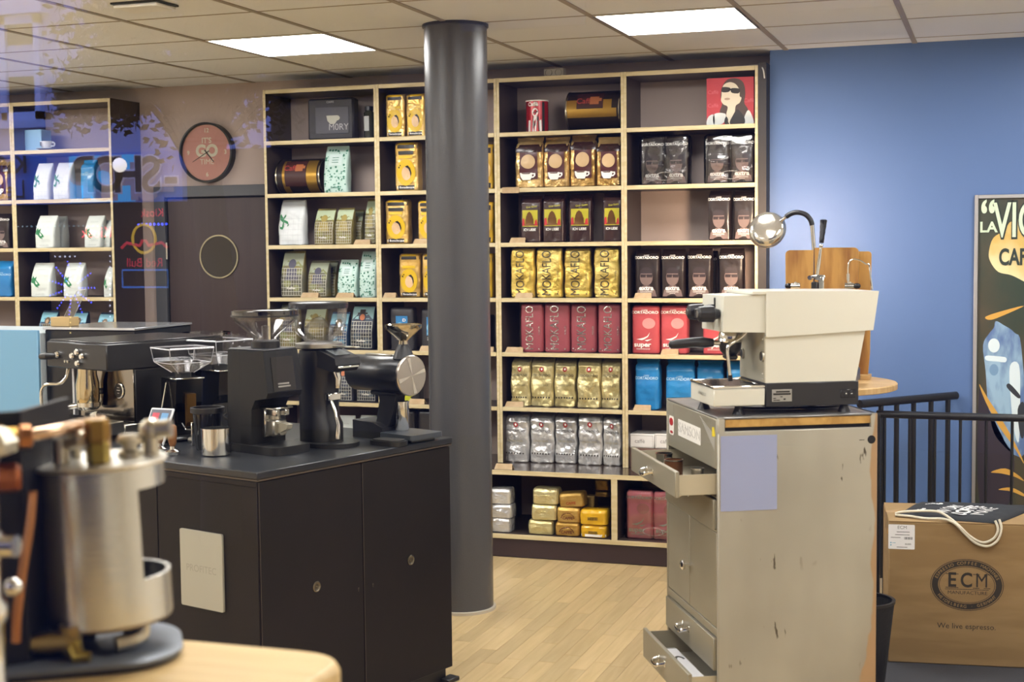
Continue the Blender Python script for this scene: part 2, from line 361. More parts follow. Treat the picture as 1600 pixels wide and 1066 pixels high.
# ------------------------------------------------------------ coffee bags
class Bag:
    def __init__(s, w, d, h, prof, amp=.004, seed=0, n=7, fs=14):
        s.w, s.d, s.h, s.p, s.amp, s.seed, s.n, s.fs = w, d, h, prof, amp, seed, n, fs
    def at(s, t):
        P = s.p
        for i in range(len(P)-1):
            if t <= P[i+1][0]:
                k = (t-P[i][0])/max(P[i+1][0]-P[i][0], 1e-6); return [P[i][q]+(P[i+1][q]-P[i][q])*k for q in (1, 2, 3)]
        return list(P[-1][1:])
    def nz(s, x, z): return s.amp*noise.noise(V((x*s.fs+s.seed*7.3, s.seed*3.1, z*s.fs)))+.7*s.amp*(abs(noise.noise(V((x*s.fs*2.3+z*9, s.seed*9.1, z*s.fs*2.3))))-.25)
    def front(s, x, z):
        wf, df, yo = s.at(z/s.h); a = s.w*wf/2; b = s.d*df/2; q = min(abs(x)/a, 1)
        return yo*s.d-b*(1-q**s.n)**(1/s.n)+s.nz(x, z)*(1-q**4)*min(1, df*1.5)
    def body(s, M_=20, K_=6):
        ts = sorted(set([q[0] for q in s.p]+[i/30 for i in range(31)])); R = []
        dirs = [(-1+2*i/M_, -1) for i in range(M_)]+[(1, -1+2*i/K_) for i in range(K_)]+[(1-2*i/M_, 1) for i in range(M_)]+[(-1, 1-2*i/K_) for i in range(K_)]
        for t in ts:
            wf, df, yo = s.at(t); a = s.w*wf/2; b = s.d*df/2; r = []
            for dx, dy in dirs:
                k = (abs(dx)**s.n+abs(dy)**s.n)**(-1/s.n); x = a*dx*k; y = b*dy*k
                if dy < 0 and abs(dy) > abs(dx)-1e-6: y = s.front(x, t*s.h)-yo*s.d
                elif dy > 0: y += .5*s.nz(x+3, t*s.h)*min(1, df)
                if abs(dx) > .99: x += .6*s.nz(y+5, t*s.h)*min(1, df)
                r.append((x, y+yo*s.d, t*s.h))
            R.append(r)
        return G().rings(R)
    def decal(s, shapes, eps=None):
        eps = eps or .0014+s.amp*.28
        g = G()
        for k in shapes:
            v, f = [], []
            if k[0] == 'r':
                _, x0, x1, t0, t1 = k; nx, nz_ = 5, max(2, int((t1-t0)*14))
                for i in range(nz_+1):
                    for j in range(nx+1): v.append((x0+(x1-x0)*j/nx, t0+(t1-t0)*i/nz_))
                f = [(i*(nx+1)+j, i*(nx+1)+j+1, (i+1)*(nx+1)+j+1, (i+1)*(nx+1)+j) for i in range(nz_) for j in range(nx)]
            elif k[0] == 'd':
                _, cx_, ct, rx, rt = k; v = [(cx_, ct)]
                for q in (.5, 1): v += [(cx_+rx*q*math.cos(2*PI*i/20), ct+rt*q*math.sin(2*PI*i/20)) for i in range(20)]
                f = [(0, 1+i, 1+(i+1) % 20) for i in range(20)]+[(1+i, 21+i, 21+(i+1) % 20, 1+(i+1) % 20) for i in range(20)]
            elif k[0] == 'p': v = k[1]; f = [tuple(range(len(v)))]
            elif k[0] == 't':
                _, tx, cx_, ct, size, rot = k[:6]; bold = k[6] if len(k) > 6 else .02; vv, f = txt(tx, bold)
                sx = k[7] if len(k) > 7 else 1; c_, s_ = math.cos(rot), math.sin(rot)
                v = [(cx_+size*(x*sx*c_-y*s_), ct+size*s.w/s.h*(x*sx*s_+y*c_)) for x, y in vv]
            lift = eps*(1+.5*shapes.index(k)/len(shapes))
            g.add([(x*s.w, s.front(x*s.w, t*s.h)-lift, t*s.h) for x, t in v], f)
        return g
BRICK = [(0, .93, .9, 0), (.025, .99, 1, 0), (.5, 1, 1.03, 0), (.84, 1, .96, 0), (.91, .99, .7, .04), (.95, .97, .38, .1), (1, .95, .16, .16)]
FLAT = [(0, .94, .92, 0), (.025, .99, 1, 0), (.5, 1, 1.03, 0), (.9, 1, .98, 0), (.95, .99, .93, 0), (.985, .93, .8, .02), (1, .88, .55, .05)]
TAPER = [(0, .95, .94, 0), (.02, 1, 1, 0), (.4, 1, .97, .01), (.65, .99, .75, .08), (.86, .97, .4, .18), (.95, .95, .16, .24), (1, .93, .05, .26)]
CREST = [(0, .93, .9, 0), (.03, .99, 1, 0), (.5, 1.01, 1.04, 0), (.78, 1, .95, 0), (.86, .98, .75, .02), (.9, .9, .45, .05), (.95, .95, .22, .06), (1, 1.0, .1, .05)]
foil = lambda name, c, c2=None, r=.28, b=.5: M(name, c, r, .62, col2=c2 or c, scale=6, bump=min(1, b*1.5), bscale=26)
film = lambda name, c, r=.35, b=.25, c2=None: M(name, c, r, 0, col2=c2 or c, scale=5, bump=b, bscale=18, coat=.3)
ink = lambda name, c='808080', r=.45, m=0: M(name, c, r, m, bump=.15, bscale=20)
KINDS = {}
def kind(key, bag, mat, decs):
    KINDS[key] = (bag, mesh('bag', bag.body(), mat, ang=1.1), [(n, mesh(n, bag.decal(sh, .0012+bag.amp*.25+i*(.0008+bag.amp*.1)), m, ang=2)) for i, (n, m, sh) in enumerate(decs)])
blk = ink('ink_black', '1d1a18'); cream = ink('ink_cream', 'e6dcc0'); whi = ink('ink_white', 'efece6'); redk = ink('ink_red', 'b3272b')
def lines(x0, x1, ts, th=.006): return [('r', x0, x1, t, t+th) for t in ts]
def curve(pts): return ('p', pts)
# yellow-gold bag with round lady medallion
yel = ink('ink_yellow', 'd9b21c', .3); gold2 = foil('yellow_gold_foil', 'd4b270', 'c29c50', .3, .5)
lady = [('band', blk, [('r', -.49, .49, .03, .12), ('r', -.49, .49, .86, .93)]),
        ('medallion', yel, [('d', 0, .38, .4, .27), ('r', -.3, .3, .66, .72), ('r', -.49, .49, .94, .975)]),
        ('portrait', ink('ink_peach', 'd8b48c'), [('d', .02, .36, .2, .14)]),
        ('hair', blk, [('p', [(-.02, .5), (.1, .52), (.2, .46), (.24, .36), (.2, .3), (.18, .38), (.12, .45), (.02, .48)]), ('d', -.28, .48, .03, .02), ('d', -.22, .52, .025, .015)]),
        ('lettering', whi, [('t', 'Il Bonadecqua', 0, .075, .13, 0)])]
kind('lady', Bag(.125, .08, .26, FLAT, .005, 1), gold2, lady)
kind('lady2', Bag(.125, .08, .26, FLAT, .006, 5), gold2, lady+[('nameplate', blk, [('r', -.3, .34, .74, .81)])])
# gold bag with burgundy panel and coffee cup
bur = ink('ink_burgundy', '4a1a1c', .35)
cup = [('p', [(-.3, .3), (.16, .3), (.14, .22), (.08, .16), (-.2, .16), (-.27, .22)]), ('p', [(.15, .29), (.27, .29), (.29, .24), (.2, .2), (.13, .2), (.14, .225), (.2, .23), (.23, .25), (.23, .265), (.15, .268)])]
kind('goldcup', Bag(.135, .075, .27, CREST, .011, 2), foil('crumpled_gold_foil', 'd2b27a', 'b8904e', .22, .7),
     [('panel', bur, [('r', -.32, .34, .17, .8)]), ('top_wrap', ink('ink_dark_wrap', '2d1815', .25), [('r', -.49, .49, .7, .855)]),
      ('medallion', ink('ink_sand', 'c9ab82'), [('d', .0, .52, .27, .14)]), ('cup_print', whi, cup), ('coffee_print', ink('ink_coffee', '4b2a18'), [('p', [(-.24, .296), (.1, .296), (.06, .276), (-.2, .276)])])])
# dark bag with lime label and brass machine
kind('lime', Bag(.13, .075, .255, BRICK, .004, 3), film('dark_maroon_film', '34211f', .25, .3),
     [('label', ink('ink_lime', 'b2a929', .35), [('r', -.38, .38, .34, .69)]),
      ('machine_print', ink('ink_bronze', '6b4a26', .3, .5), [('d', -.02, .47, .2, .1), ('r', -.22, .18, .38, .5), ('p', [(-.2, .53), (.16, .53), (.08, .62), (-.02, .66), (-.12, .62)]), ('r', -.28, .24, .36, .39)]),
      ('figure_print', redk, [('p', [(-.38, .36), (-.24, .36), (-.28, .52), (-.36, .5)])]), ('figure_print', redk, [('p', [(.22, .36), (.38, .36), (.34, .5), (.26, .46)])]),
      ('lettering', whi, [('t', 'ICH LIEBE', 0, .27, .14, 0)]), ('small_lettering', M('ink_lime'), [('t', 'Gran Gusto', .1, .76, .11, .1)])])
# gold and raspberry bags with the long vertical name
vert = [('t', 'MOKAFLO', -.05, .5, .5, PI/2, .012, .76)]
small = [('t', 'miscela', .36, .45, .12, PI/2)]
kind('gold', Bag(.135, .08, .265, FLAT, .009, 4), foil('yellow_satin_foil', 'e2ca78', 'd6b858', .28, .6), [('lettering', ink('ink_dark_silver', '5b5648', .3, .6), vert), ('small_lettering', M('ink_dark_silver'), small), ('dots', ink('ink_olive', '5a4c20'), [('d', -.4, .07, .03, .015), ('d', .38, .08, .03, .015), ('d', .4, .12, .02, .01)])])
kind('rasp', Bag(.135, .08, .265, FLAT, .003, 6), film('raspberry_matt_film', '8e4149', .5, .15), [('lettering', M('silver_hot_foil', 'd9d6d2', .25, .9, bump=.3, bscale=60), vert), ('small_lettering', M('silver_hot_foil'), small), ('dots', M('silver_hot_foil'), [('d', -.38, .08, .03, .015), ('d', -.3, .05, .02, .01), ('d', .36, .07, .03, .015)])])
# pillow bags of the roaster with the round red badge
moc = lambda: [('badge', redk, [('d', 0, .78, .1, .05)]), ('badge_mark', whi, [('d', .01, .785, .04, .025)]),
       ('lettering', blk, [('t', 'mocambo', 0, .665, .2, 0, .015)]), ('small_print', ink('ink_grey_olive', '8d8461'), [('t', 'GRAN BAR', 0, .45, .13, 0, 0)]),
       ('icons', blk, [('d', -.36+.12*i, .2, .035, .018) for i in range(7)])]
kind('mgold', Bag(.125, .09, .255, BRICK, .013, 7), foil('pale_gold_foil', 'e0d4a4', 'd2c48c', .3, .6), moc())
kind('msilver', Bag(.125, .09, .255, BRICK, .015, 8), foil('silver_foil', 'e6e6e6', 'd2d2d4', .26, .7), moc())
# black bag with printed face
face = [('portrait', ink('ink_mauve', '7d6a66', .4), [('d', .0, .42, .27, .17), ('p', [(-.42, .03), (.42, .03), (.36, .16), (.14, .25), (-.14, .25), (-.36, .16)])]),
        ('sunglasses', ink('ink_dark_brown', '33282a'), [('r', -.24, -.02, .42, .48), ('r', .02, .26, .42, .48), ('r', -.04, .04, .46, .475), ('p', [(-.26, .5), (.27, .5), (.24, .58), (.08, .62), (-.12, .62), (-.25, .57)])]),
        ('lettering', whi, [('t', 'extra', .0, .2, .28, 0, .03), ('t', 'CORTADORO', 0, .82, .155, 0, .035), ('t', 'CAFFE', 0, .865, .08, 0)]+lines(-.26, .26, (.135, .115))+lines(-.12, .12, (.09,)))]
kind('extra', Bag(.125, .08, .275, BRICK, .003, 9), film('dark_brown_film', '281f1d', .3, .25), face)
sup = lambda ty: [('foam_print', ink('ink_foam', 'e08f8c'), [('d', .15, .63, .24, .11)]),
       ('splash', whi, [('p', [(-.3, .3), (-.05, .33), (.1, .37), (.2, .45), (.12, .35), (-.02, .3), (-.1, .28)]), ('p', [(.0, .28), (.28, .31), (.1, .26)])]),
       ('lettering', whi, [('t', 'super', -.08, .19, .28, 0, .03), ('t', 'CORTADORO', 0, .855, .155, 0, .035), ('t', 'CAFFE', 0, .9, .08, 0)]+lines(-.3, .2, (.11, .09)))]
kind('super', Bag(.125, .085, .265, FLAT, .003, 10), film('red_film', 'bb4f54', .35, .2), sup(0))
kind('pink', Bag(.125, .085, .265, FLAT, .003, 10), film('pink_film', 'fd97a6', .35, .2), sup(0))
kind('blue', Bag(.13, .085, .27, CREST, .006, 11), film('blue_film', '2f86c4', .3, .5, '2478b8'), [('lettering', ink('ink_pale_blue', '9fc4dd'), [('t', 'CORTADORO', 0, .62, .15, 0, .03), ('t', 'CAFFE', 0, .67, .08, 0)])])
# mint bag with green specks
rg = random.Random(5)
def specks(n, y0, y1):
    o = []
    for i in range(n):
        r = rg.choice((.016, .022, .03, .045)); x = rg.uniform(-.44, .44); t = rg.uniform(y0, y1)
        if not (abs(x) < .3 and .56 < t < .84): o.append(('d', x, t, r, r*.5))
    return o
kind('mint', Bag(.125, .08, .26, TAPER, .004, 12), film('mint_paper', 'b9d3cc', .6, .15), [('speck_pattern', ink('ink_green', '3d7a66', .6), specks(110, .03, .93)), ('label', ink('ink_pale_mint', 'c6d8d6', .6), [('r', -.27, .27, .58, .82)]), ('lettering', ink('ink_green', '3d7a66'), lines(-.14, .14, (.74, .69, .64), .012)+[('t', 'Kaffee', 0, .12, .12, 0)])])
# painted bags with a white square grid
def grid(t0, t1): return [('r', -.465+.115*i, -.45+.115*i, t0, t1) for i in range(9)]+[('r', -.46, .465, t0+(t1-t0)*i/7, t0+(t1-t0)*i/7+.009) for i in range(8)]
def painted(key, c, c2, top, hill, fig, seed, extra=[]):
    kind(key, Bag(.125, .08, .27, TAPER, .004, seed), film('painted_film_'+key, c, .45, .2, c2),
         [('sky_print', ink('ink_sky_'+key, top), [('r', -.47, .47, .68, .95)]), ('hill_print', ink('ink_hill_'+key, hill), [('p', [(-.47, .5), (.47, .5), (.47, .66), (.25, .78), (.05, .72), (-.2, .8), (-.47, .66)]), ('d', -.2, .3, .18, .08), ('d', .22, .2, .16, .07)]),
          ('figure_print', ink('ink_figure_'+key, fig), [('d', 0, .72, .17, .1), ('p', [(-.3, .36), (.3, .36), (.2, .62), (-.2, .62)])])]+extra+
         [('grid_print', ink('ink_grid', 'c9c7b8'), grid(.04, .62)), ('lettering', whi, [('t', 'Kaffee', 0, .2, .15, 0, .02)])])
painted('pasture', '8f8248', '6b6036', 'aebb9c', '7f7a3c', '9a8a4a', 13)
painted('meadow', '5b5a4c', '84743c', '9aa08c', '7d8150', '4c4a5c', 14)
painted('night', '2b2f3c', '3b3a3c', '8fb4b8', '3c4a5c', '2b2f45', 15, [('face_print', ink('ink_orange', 'b4693f'), [('d', 0, .72, .11, .07)]), ('hat_print', ink('ink_hat', '38302c'), [('r', -.22, .22, .79, .82), ('r', -.12, .12, .82, .89)])])
painted('lake', '2f4a6e', '2f3e52', '86bcd0', '4e86a8', '57462f', 16, [('face_print', ink('ink_tan', 'a98a6a'), [('d', 0, .7, .09, .06)])])
# plain white bag with a green animal head
fox = [('p', [(-.35, .62), (-.3, .55), (-.18, .6), (-.2, .5), (-.02, .4), (.02, .34), (-.1, .32), (-.04, .27), (-.18, .3), (-.3, .4), (-.42, .42), (-.44, .52)])]
kind('whitefox', Bag(.125, .08, .27, TAPER, .004, 17), film('white_kraft_paper', 'd3d9d6', .6, .15), [('animal_print', ink('ink_leaf_green', '2a7a4c'), fox), ('small_print', ink('ink_grey', '8d9491'), lines(-.2, .25, (.8, .09, .07), .005)+lines(-.1, .35, (.26, .23, .2), .004))])
kind('whitegrid', Bag(.14, .09, .27, TAPER, .008, 18), film('white_paper_film', 'd5d9dc', .55, .3), [('animal_print', ink('ink_leaf_green'), [('p', [(-.42, .66), (-.38, .68), (-.3, .6), (-.2, .68), (-.18, .64), (-.26, .56), (-.1, .52), (-.04, .44), (-.12, .4), (-.1, .46), (-.24, .5), (-.24, .4), (-.3, .34), (-.4, .36), (-.42, .44), (-.38, .4), (-.32, .4), (-.3, .5), (-.42, .56)])]), ('grid_print', ink('ink_grid_grey', 'aab2b8'), [('r', -.46+.2*i, -.455+.2*i, .03, .7) for i in range(5)]+[('r', -.47, .47, .1+.12*i, .104+.12*i) for i in range(5)])])
kind('darkbag', Bag(.125, .08, .27, FLAT, .004, 19), film('near_black_film', '211f20', .35, .3), [('splash', ink('ink_acid_yellow', 'b9bd2b'), [('p', [(.0+.28*(1 if i % 2 else .45)*math.cos(i*PI/8), .13+.13*(1 if i % 2 else .45)*math.sin(i*PI/8)) for i in range(16)])])])
kind('kraftblue', Bag(.125, .08, .27, FLAT, .003, 20), film('black_side_kraft', '2e2d31', .5, .15), [('label', ink('ink_label_blue', '2f78b0'), [('r', -.22, .28, .36, .8)]), ('label_figure', ink('ink_label_sky', '7fb4d6'), [('d', -.05, .55, .16, .1), ('p', [(-.2, .38), (.1, .38), (.02, .5), (-.14, .5)])]), ('lettering', whi, [('t', 'D', .14, .7, .2, 0, .02)]+lines(-.18, .2, (.31, .28, .25), .007))])
kind('yellowbag', Bag(.125, .08, .26, FLAT, .005, 21), film('shiny_yellow_film', 'cfa21e', .25, .4), [('band', blk, [('r', -.49, .49, .03, .14), ('r', -.49, .49, .8, .92)]), ('medallion', gold2, [('d', 0, .42, .36, .22)]), ('portrait', ink('ink_dark_brown'), [('d', .05, .4, .14, .1)])])

_n = {}
def bag(key, label, row, u0, u1, vtop, y=.035, z=None, group=None, rot=0, ymax=None, cat='coffee bag', depth=None, name='coffee_bag', tilt=0):
    b, me, decs = KINDS[key]; z0 = ROWZ[row-1] if z is None else z
    vm = vtop+10; p0 = PY(u0, vm, y); p1 = PY(u1, vm, y); h = PY((u0+u1)/2, vtop, y+.03).z-z0; wd = p1.x-p0.x
    d = depth or b.d; sc = (wd/b.w*.97, d/b.d, h/b.h)
    o = inst(name, me, None, ((p0.x+p1.x)/2, y+d/2, z0), (tilt, 0, rot), sc); tag(o, label, cat, group)
    for n, m in decs: inst(n, m, o)
    return o
ORD = ['first', 'second', 'third', 'fourth', 'fifth', 'sixth']
def rowof(key, row, spans, fmt, group, y=.035, **k):
    for i, q in enumerate(spans):
        bag(key, fmt.format(o=ORD[i]), row, q[0], q[1], q[2], y=q[3] if len(q) > 3 else y+.012*((i*7) % 3), group=group, rot=.03*(((i*5) % 4)-1.5), **k)
rowof('goldcup', 2, [(804, 848, 215), (848, 889, 214), (889.5, 931, 210), (931, 970, 214)], '{o} from left of the gold foil bags printed with a white cup', 'gold bags with a cup print')
rowof('lime', 3, [(812, 845, 306), (846, 881, 304), (887, 924, 303), (940, 971, 302)], '{o} from left of the dark maroon bags with lime machine label', 'maroon bags with lime labels')
rowof('gold', 4, [(796, 834, 388), (836, 877, 388), (880, 922, 388), (926.5, 967, 387)], '{o} from left of the yellow foil bags with tall dark lettering', 'yellow foil bags')
rowof('rasp', 5, [(812, 848, 474), (849, 889, 473), (890, 932, 474), (933, 970, 474)], '{o} from left of the raspberry bags with tall silver lettering', 'raspberry bags')
rowof('mgold', 6, [(797, 828, 560), (828.5, 864.5, 560), (865, 900, 560), (901, 938, 560), (938.5, 971, 560)], '{o} from left of the pale gold pillow bags with red badge', 'pale gold pillow bags')
rowof('msilver', 7, [(787, 826, 646), (827, 865, 646), (865.5, 901, 646), (902, 940, 645), (941, 972, 648)], '{o} from left of the crumpled silver pillow bags with red badge', 'silver pillow bags', y=.04)
rowof('extra', 3, [(1105.5, 1142, 298), (1145, 1180, 298)], '{o} of the two black face bags on the right of the half-empty shelf', 'black bags with a printed face')
rowof('extra', 4, [(991, 1030, 389), (1032, 1070, 389), (1073, 1112, 388), (1122, 1162, 388)], '{o} from left of four black face bags above the red bags', 'black bags with a printed face')
rowof('super', 5, [(986, 1030, 477), (1031, 1074, 477), (1097, 1138, 478)], '{o} from left of the red coffee bags with pink foam print', 'red coffee bags')
rowof('blue', 6, [(991, 1030, 560), (1039, 1085, 562), (1087, 1130, 564), (1134, 1172, 565)], '{o} from left of the blue coffee bags under the red ones', 'blue coffee bags')
bag('extra', 'black face bag hidden behind the third of its row', 4, 1090, 1120, 392, y=.15)
# twin packs shrink-wrapped in clear film
film_m = glassy('shrink_film', (.98, .98, .98), 1.1, .12, .05)
def twin(key, label, row, spans, vtop, y, z=None):
    z0 = ROWZ[row-1] if z is None else z
    a = PY(spans[0], vtop, y); c = PY(spans[2], vtop, y); t = thing('twin_pack', label, 'coffee pack', ((a.x+c.x)/2, y, z0))
    b, me, decs = KINDS[key]; h = a.z-z0; hw = (c.x-a.x)/4
    for i in (-1, 1):
        o = inst('coffee_bag', me, t, (i*hw, b.d/2+.004, 0), (0, 0, 0), (2*hw/b.w*.97, 1, h/b.h))
        for n, m in decs: inst(n, m, o)
    fb = Bag(4*hw+.012, b.d+.02, h+.006, FLAT, .006, row)
    f = ob('shrink_film', fb.body(), M('wrinkled_clear_film', 'ffffff', .1) if 0 else film_m, t); f.location.y = b.d/2+.002
    hole = fb.decal([('d', .02, .16, .17, .075)], .002)
    g = G(); R = [[( (.02+q*math.cos(2*PI*i/20))*fb.w, fb.front((.02+q*math.cos(2*PI*i/20))*fb.w, (.17+q*.45*math.sin(2*PI*i/20))*fb.h)-.002, (.17+q*.45*math.sin(2*PI*i/20))*fb.h) for i in range(20)] for q in (.172, .186)]
    g.rings(R, False, False); o = ob('film_tear_edge', g, M('film_edge', 'b9b6b2', .25), t, flat=True); o.location.y = b.d/2+.002
    return t
twin('extra', 'left shrink-wrapped pair of black face bags under the empty shelf', 2, (1000, 1037, 1075), 213, .04)
twin('extra', 'right shrink-wrapped pair of black face bags below the red picture', 2, (1101, 1140, 1179), 211, .035)
twin('pink', 'shrink-wrapped pair of pink-red bags in the low cabinet beside the steel cabinet', 8, (977, 1019, 1062), 766, YC+.06, z=.1245)
# gold lady bags left of the column
bag('lady', 'copper gold bag with yellow medallion on top shelf, left of its pair', 1, 601, 632, 148, y=.04, group='gold medallion bags')
bag('lady', 'copper gold bag on top shelf half hidden by the column', 1, 633, 664, 147, y=.04, group='gold medallion bags')
bag('lady2', 'yellow bag with folded top and black nameplate, left of the column', 2, 615, 653, 222, y=.05, group='gold medallion bags')
bag('lady2', 'large yellow bag with green-edged nameplate on third shelf beside the column', 3, 600, 637, 312, y=.04, group='gold medallion bags')
bag('lady2', 'yellow medallion bag peeking out left of the column on third shelf', 3, 651, 686, 313, y=.04, group='gold medallion bags')
bag('lady', 'yellow medallion bag standing behind a paper tent on fourth shelf', 4, 622, 656, 396, y=.05, group='gold medallion bags')
bag('lady', 'yellow medallion bag cut off by the column on fourth shelf', 4, 658, 690, 396, y=.05, group='gold medallion bags')
bag('yellowbag', 'yellow bag glimpsed right of the column on second shelf', 2, 741, 771, 226, y=.04, group='gold medallion bags')
bag('yellowbag', 'yellow bag glimpsed right of the column on third shelf', 3, 741, 771, 316, y=.04, group='gold medallion bags')
bag('yellowbag', 'yellow bag glimpsed right of the column on fourth shelf', 4, 741, 770, 396, y=.05, group='gold medallion bags')
bag('darkbag', 'dark bag glimpsed right of the column on fifth shelf', 5, 738, 768, 492, y=.05)
bag('kraftblue', 'black kraft bag with blue picture label left of the column', 5, 608, 645, 480, y=.03)
bag('kraftblue', 'black kraft bag with blue label behind the paper tent by the column', 5, 657, 690, 482, y=.04)
bag('darkbag', 'black bag with acid yellow splash seen above the counter end', 7, 613, 648, 640, y=.03, group='black bags with yellow splash')
bag('darkbag', 'black bag with acid yellow splash touching the column', 7, 652, 690, 640, y=.03, group='black bags with yellow splash')
bag('darkbag', 'plain black bag on sixth shelf behind the cylinder grinder', 6, 616, 655, 562, y=.05)
# first bay
bag('mint', 'mint bag with green specks beside the lying tin', 2, 503, 541, 228, y=.045)
bag('whitegrid', 'crumpled white bag with green animal line drawing', 3, 432, 472, 312, y=.03)
bag('pasture', 'left of two small painted bags with pale yellow grid', 3, 489, 520, 326, y=.04, group='painted grid bags')
bag('pasture', 'right of two small painted bags with pale yellow grid', 3, 522, 549, 325, y=.04, group='painted grid bags')
bag('pasture', 'painted grid bag hidden behind the two small ones', 3, 545, 564, 328, y=.15, group='painted grid bags')
bag('pasture', 'tall brownish painted bag by the divider behind a paper tent', 3, 568, 586, 311, y=.06, group='painted grid bags')
bag('meadow', 'tall painted bag with white grid at left end of fourth shelf', 4, 437, 472, 392, y=.03, group='painted grid bags')
bag('meadow', 'medium painted grid bag behind a paper tent on fourth shelf', 4, 479, 510, 408, y=.05, group='painted grid bags')
bag('meadow', 'painted grid bag half hidden behind the medium one', 4, 508, 523, 408, y=.16, group='painted grid bags')
bag('mint', 'medium mint speckled bag with pale blue label on fourth shelf', 4, 525, 555, 406, y=.045)
bag('mint', 'tall mint speckled bag against the divider on fourth shelf', 4, 559, 586, 393, y=.045)
bag('meadow', 'painted grid bag behind the round clear hopper', 5, 433, 463, 474, y=.05, group='painted grid bags')
bag('pasture', 'painted grid bag seen through the round clear hopper', 5, 473, 506, 478, y=.06, group='painted grid bags')
bag('lake', 'sky blue painted bag with figure beside the round hopper', 5, 512, 542, 488, y=.06, group='painted grid bags')
bag('night', 'dark blue painted bag with orange face in a hat', 5, 546, 582, 476, y=.04, group='painted grid bags')
bag('night', 'dark painted grid bag behind the second black grinder', 6, 476, 510, 566, y=.04, group='painted grid bags')
bag('night', 'dark painted grid bag glimpsed under the cylinder grinder', 6, 518, 550, 566, y=.04, group='painted grid bags')
bag('night', 'dark painted grid bag glimpsed beside the grinder stand', 6, 556, 587, 566, y=.04, group='painted grid bags')
bag('whitefox', 'pale bag low behind the cylinder grinder stand', 7, 518, 550, 650, y=.04)
bag('whitefox', 'pale bag hidden on the seventh shelf by the divider', 7, 556, 587, 650, y=.04)
# left shelf
bag('whitefox', 'white bag with green animal on third shelf of the left unit', 3, 52, 83, 337, y=.03, group='white bags with green animal')
bag('whitefox', 'white bag standing behind the green animal bag, third shelf left', 3, 72, 97, 338, y=.15, group='white bags with green animal')
bag('whitefox', 'white animal bag at right end of third shelf, left unit', 3, 129, 157, 337, y=.03, group='white bags with green animal')
bag('whitefox', 'short white bag in the corner of third shelf, left unit', 3, 157, 172, 344, y=.06, group='white bags with green animal')
bag('whitefox', 'white bag with green animal on fourth shelf of the left unit', 4, 45, 77, 411, y=.03, group='white bags with green animal')
bag('whitefox', 'second white bag on fourth shelf behind the acrylic sheet', 4, 96, 126, 411, y=.03, group='white bags with green animal')
bag('whitefox', 'white bag in the corner of fourth shelf, left unit', 4, 160, 174, 418, y=.03, group='white bags with green animal')
bag('whitegrid', 'plain white bag on second shelf of the left unit', 2, 49, 74, 255, y=.04)
bag('whitegrid', 'second plain white bag on second shelf of the left unit', 2, 80, 106, 254, y=.04)
bag('blue', 'pale cyan bag at right end of second shelf, left unit', 2, 124, 146, 250, y=.05)
bag('blue', 'blue bag at left picture edge on fourth shelf', 4, -14, 17, 408, y=.03)
bag('extra', 'black and white bag at left picture edge on third shelf', 3, -14, 14, 334, y=.03)
bag('goldcup', 'gold and white bag at left picture edge on second shelf', 2, -14, 12, 250, y=.04)
bag('lake', 'small sky blue picture bag with yellow face on fifth shelf, left unit', 5, 58, 84, 486, y=.03)
bag('lake', 'small sky blue picture bag behind the wooden sheet holder', 5, 108, 131, 487, y=.04)
bag('lake', 'small sky blue picture bag at right end of fifth shelf, left unit', 5, 148, 173, 489, y=.03)
# light blue carton with a cup in front
p = PY(35, 232, .1); q = PY(64, 202, .1)
tag(ob('carton', G().box(p.x, q.x, .1, .2, ROWZ[0], q.z, .004), M('light_blue_card', '8db9dc', .5)), 'light blue carton on top shelf of the left unit', 'carton')
p = PY(70, 236, .05); t = thing('coffee_cup', 'white printed coffee cup on saucer beside the light blue carton', 'cup', (p.x, .07, ROWZ[0]))
porc = M('porcelain', 'dcdfe4', .2)
ob('cup_body', G().lathe([(.022, .012), (.034, .03), (.04, .055), (.038, .055), (.03, .03), (.01, .016)], 24, cap1=False), porc, t)
ob('handle', G().tube([(.034, 0, .048), (.055, 0, .045), (.055, 0, .028), (.031, 0, .026)], .004, 8, smooth=4), porc, t)
ob('saucer', G().lathe([(.02, 0), (.06, .01), (.062, .013), (.03, .008), (.001, .006)], 28), porc, t)
ob('print', G().text('E', .03, TR(-.012, -.04, .036) @ FACE_Y, .03), blk, t)
# paper price tents
def tent(label, u, vb, wpx, row, y=.008, z=None):
    z0 = ROWZ[row-1] if z is None else z; p = PY(u, vb, y); a = PY(u-wpx/2, vb, y).x; b = PY(u+wpx/2, vb, y).x
    W = (b-a)/2; g = G()
    for sgn in (-1, 1):
        g.add([(-W, sgn*.018, 0), (W, sgn*.018, 0), (W*.88, 0, .026), (-W*.88, 0, .026), (-W, sgn*.0195, 0), (W, sgn*.0195, 0), (W*.88, sgn*.0015, .0268), (-W*.88, sgn*.0015, .0268)],
              [(0, 1, 2, 3), (4, 5, 6, 7), (0, 1, 5, 4), (1, 2, 6, 5), (2, 3, 7, 6), (3, 0, 4, 7)])
    o = ob('price_tent', g, kraft, None, (p.x, y+.02, z0), flat=True); tag(o, label, 'price tag', 'kraft paper price tents')
tent('folded kraft tent under the maroon bags with lime labels', 808, 378, 25, 3); tent('folded kraft tent before the first yellow foil bag', 818, 465, 28, 4)
tent('folded kraft tent before the raspberry bags', 803, 551, 28, 5); tent('folded kraft tent before the pale gold bags', 803, 637, 29, 6)
tent('folded kraft tent below the silver bags at the column', 786, 730, 28, 7, y=-.21); tent('folded kraft tent before the left of four black face bags', 1004, 465, 28, 4)
tent('folded kraft tent before the second red coffee bag', 1046, 553, 28, 5); tent('folded kraft tent before the first blue bag', 1003, 640, 28, 6)
tent('folded kraft tent before the brownish painted bag', 565, 383, 26, 3); tent('folded kraft tent beside the column on third shelf', 656, 383, 22, 3)
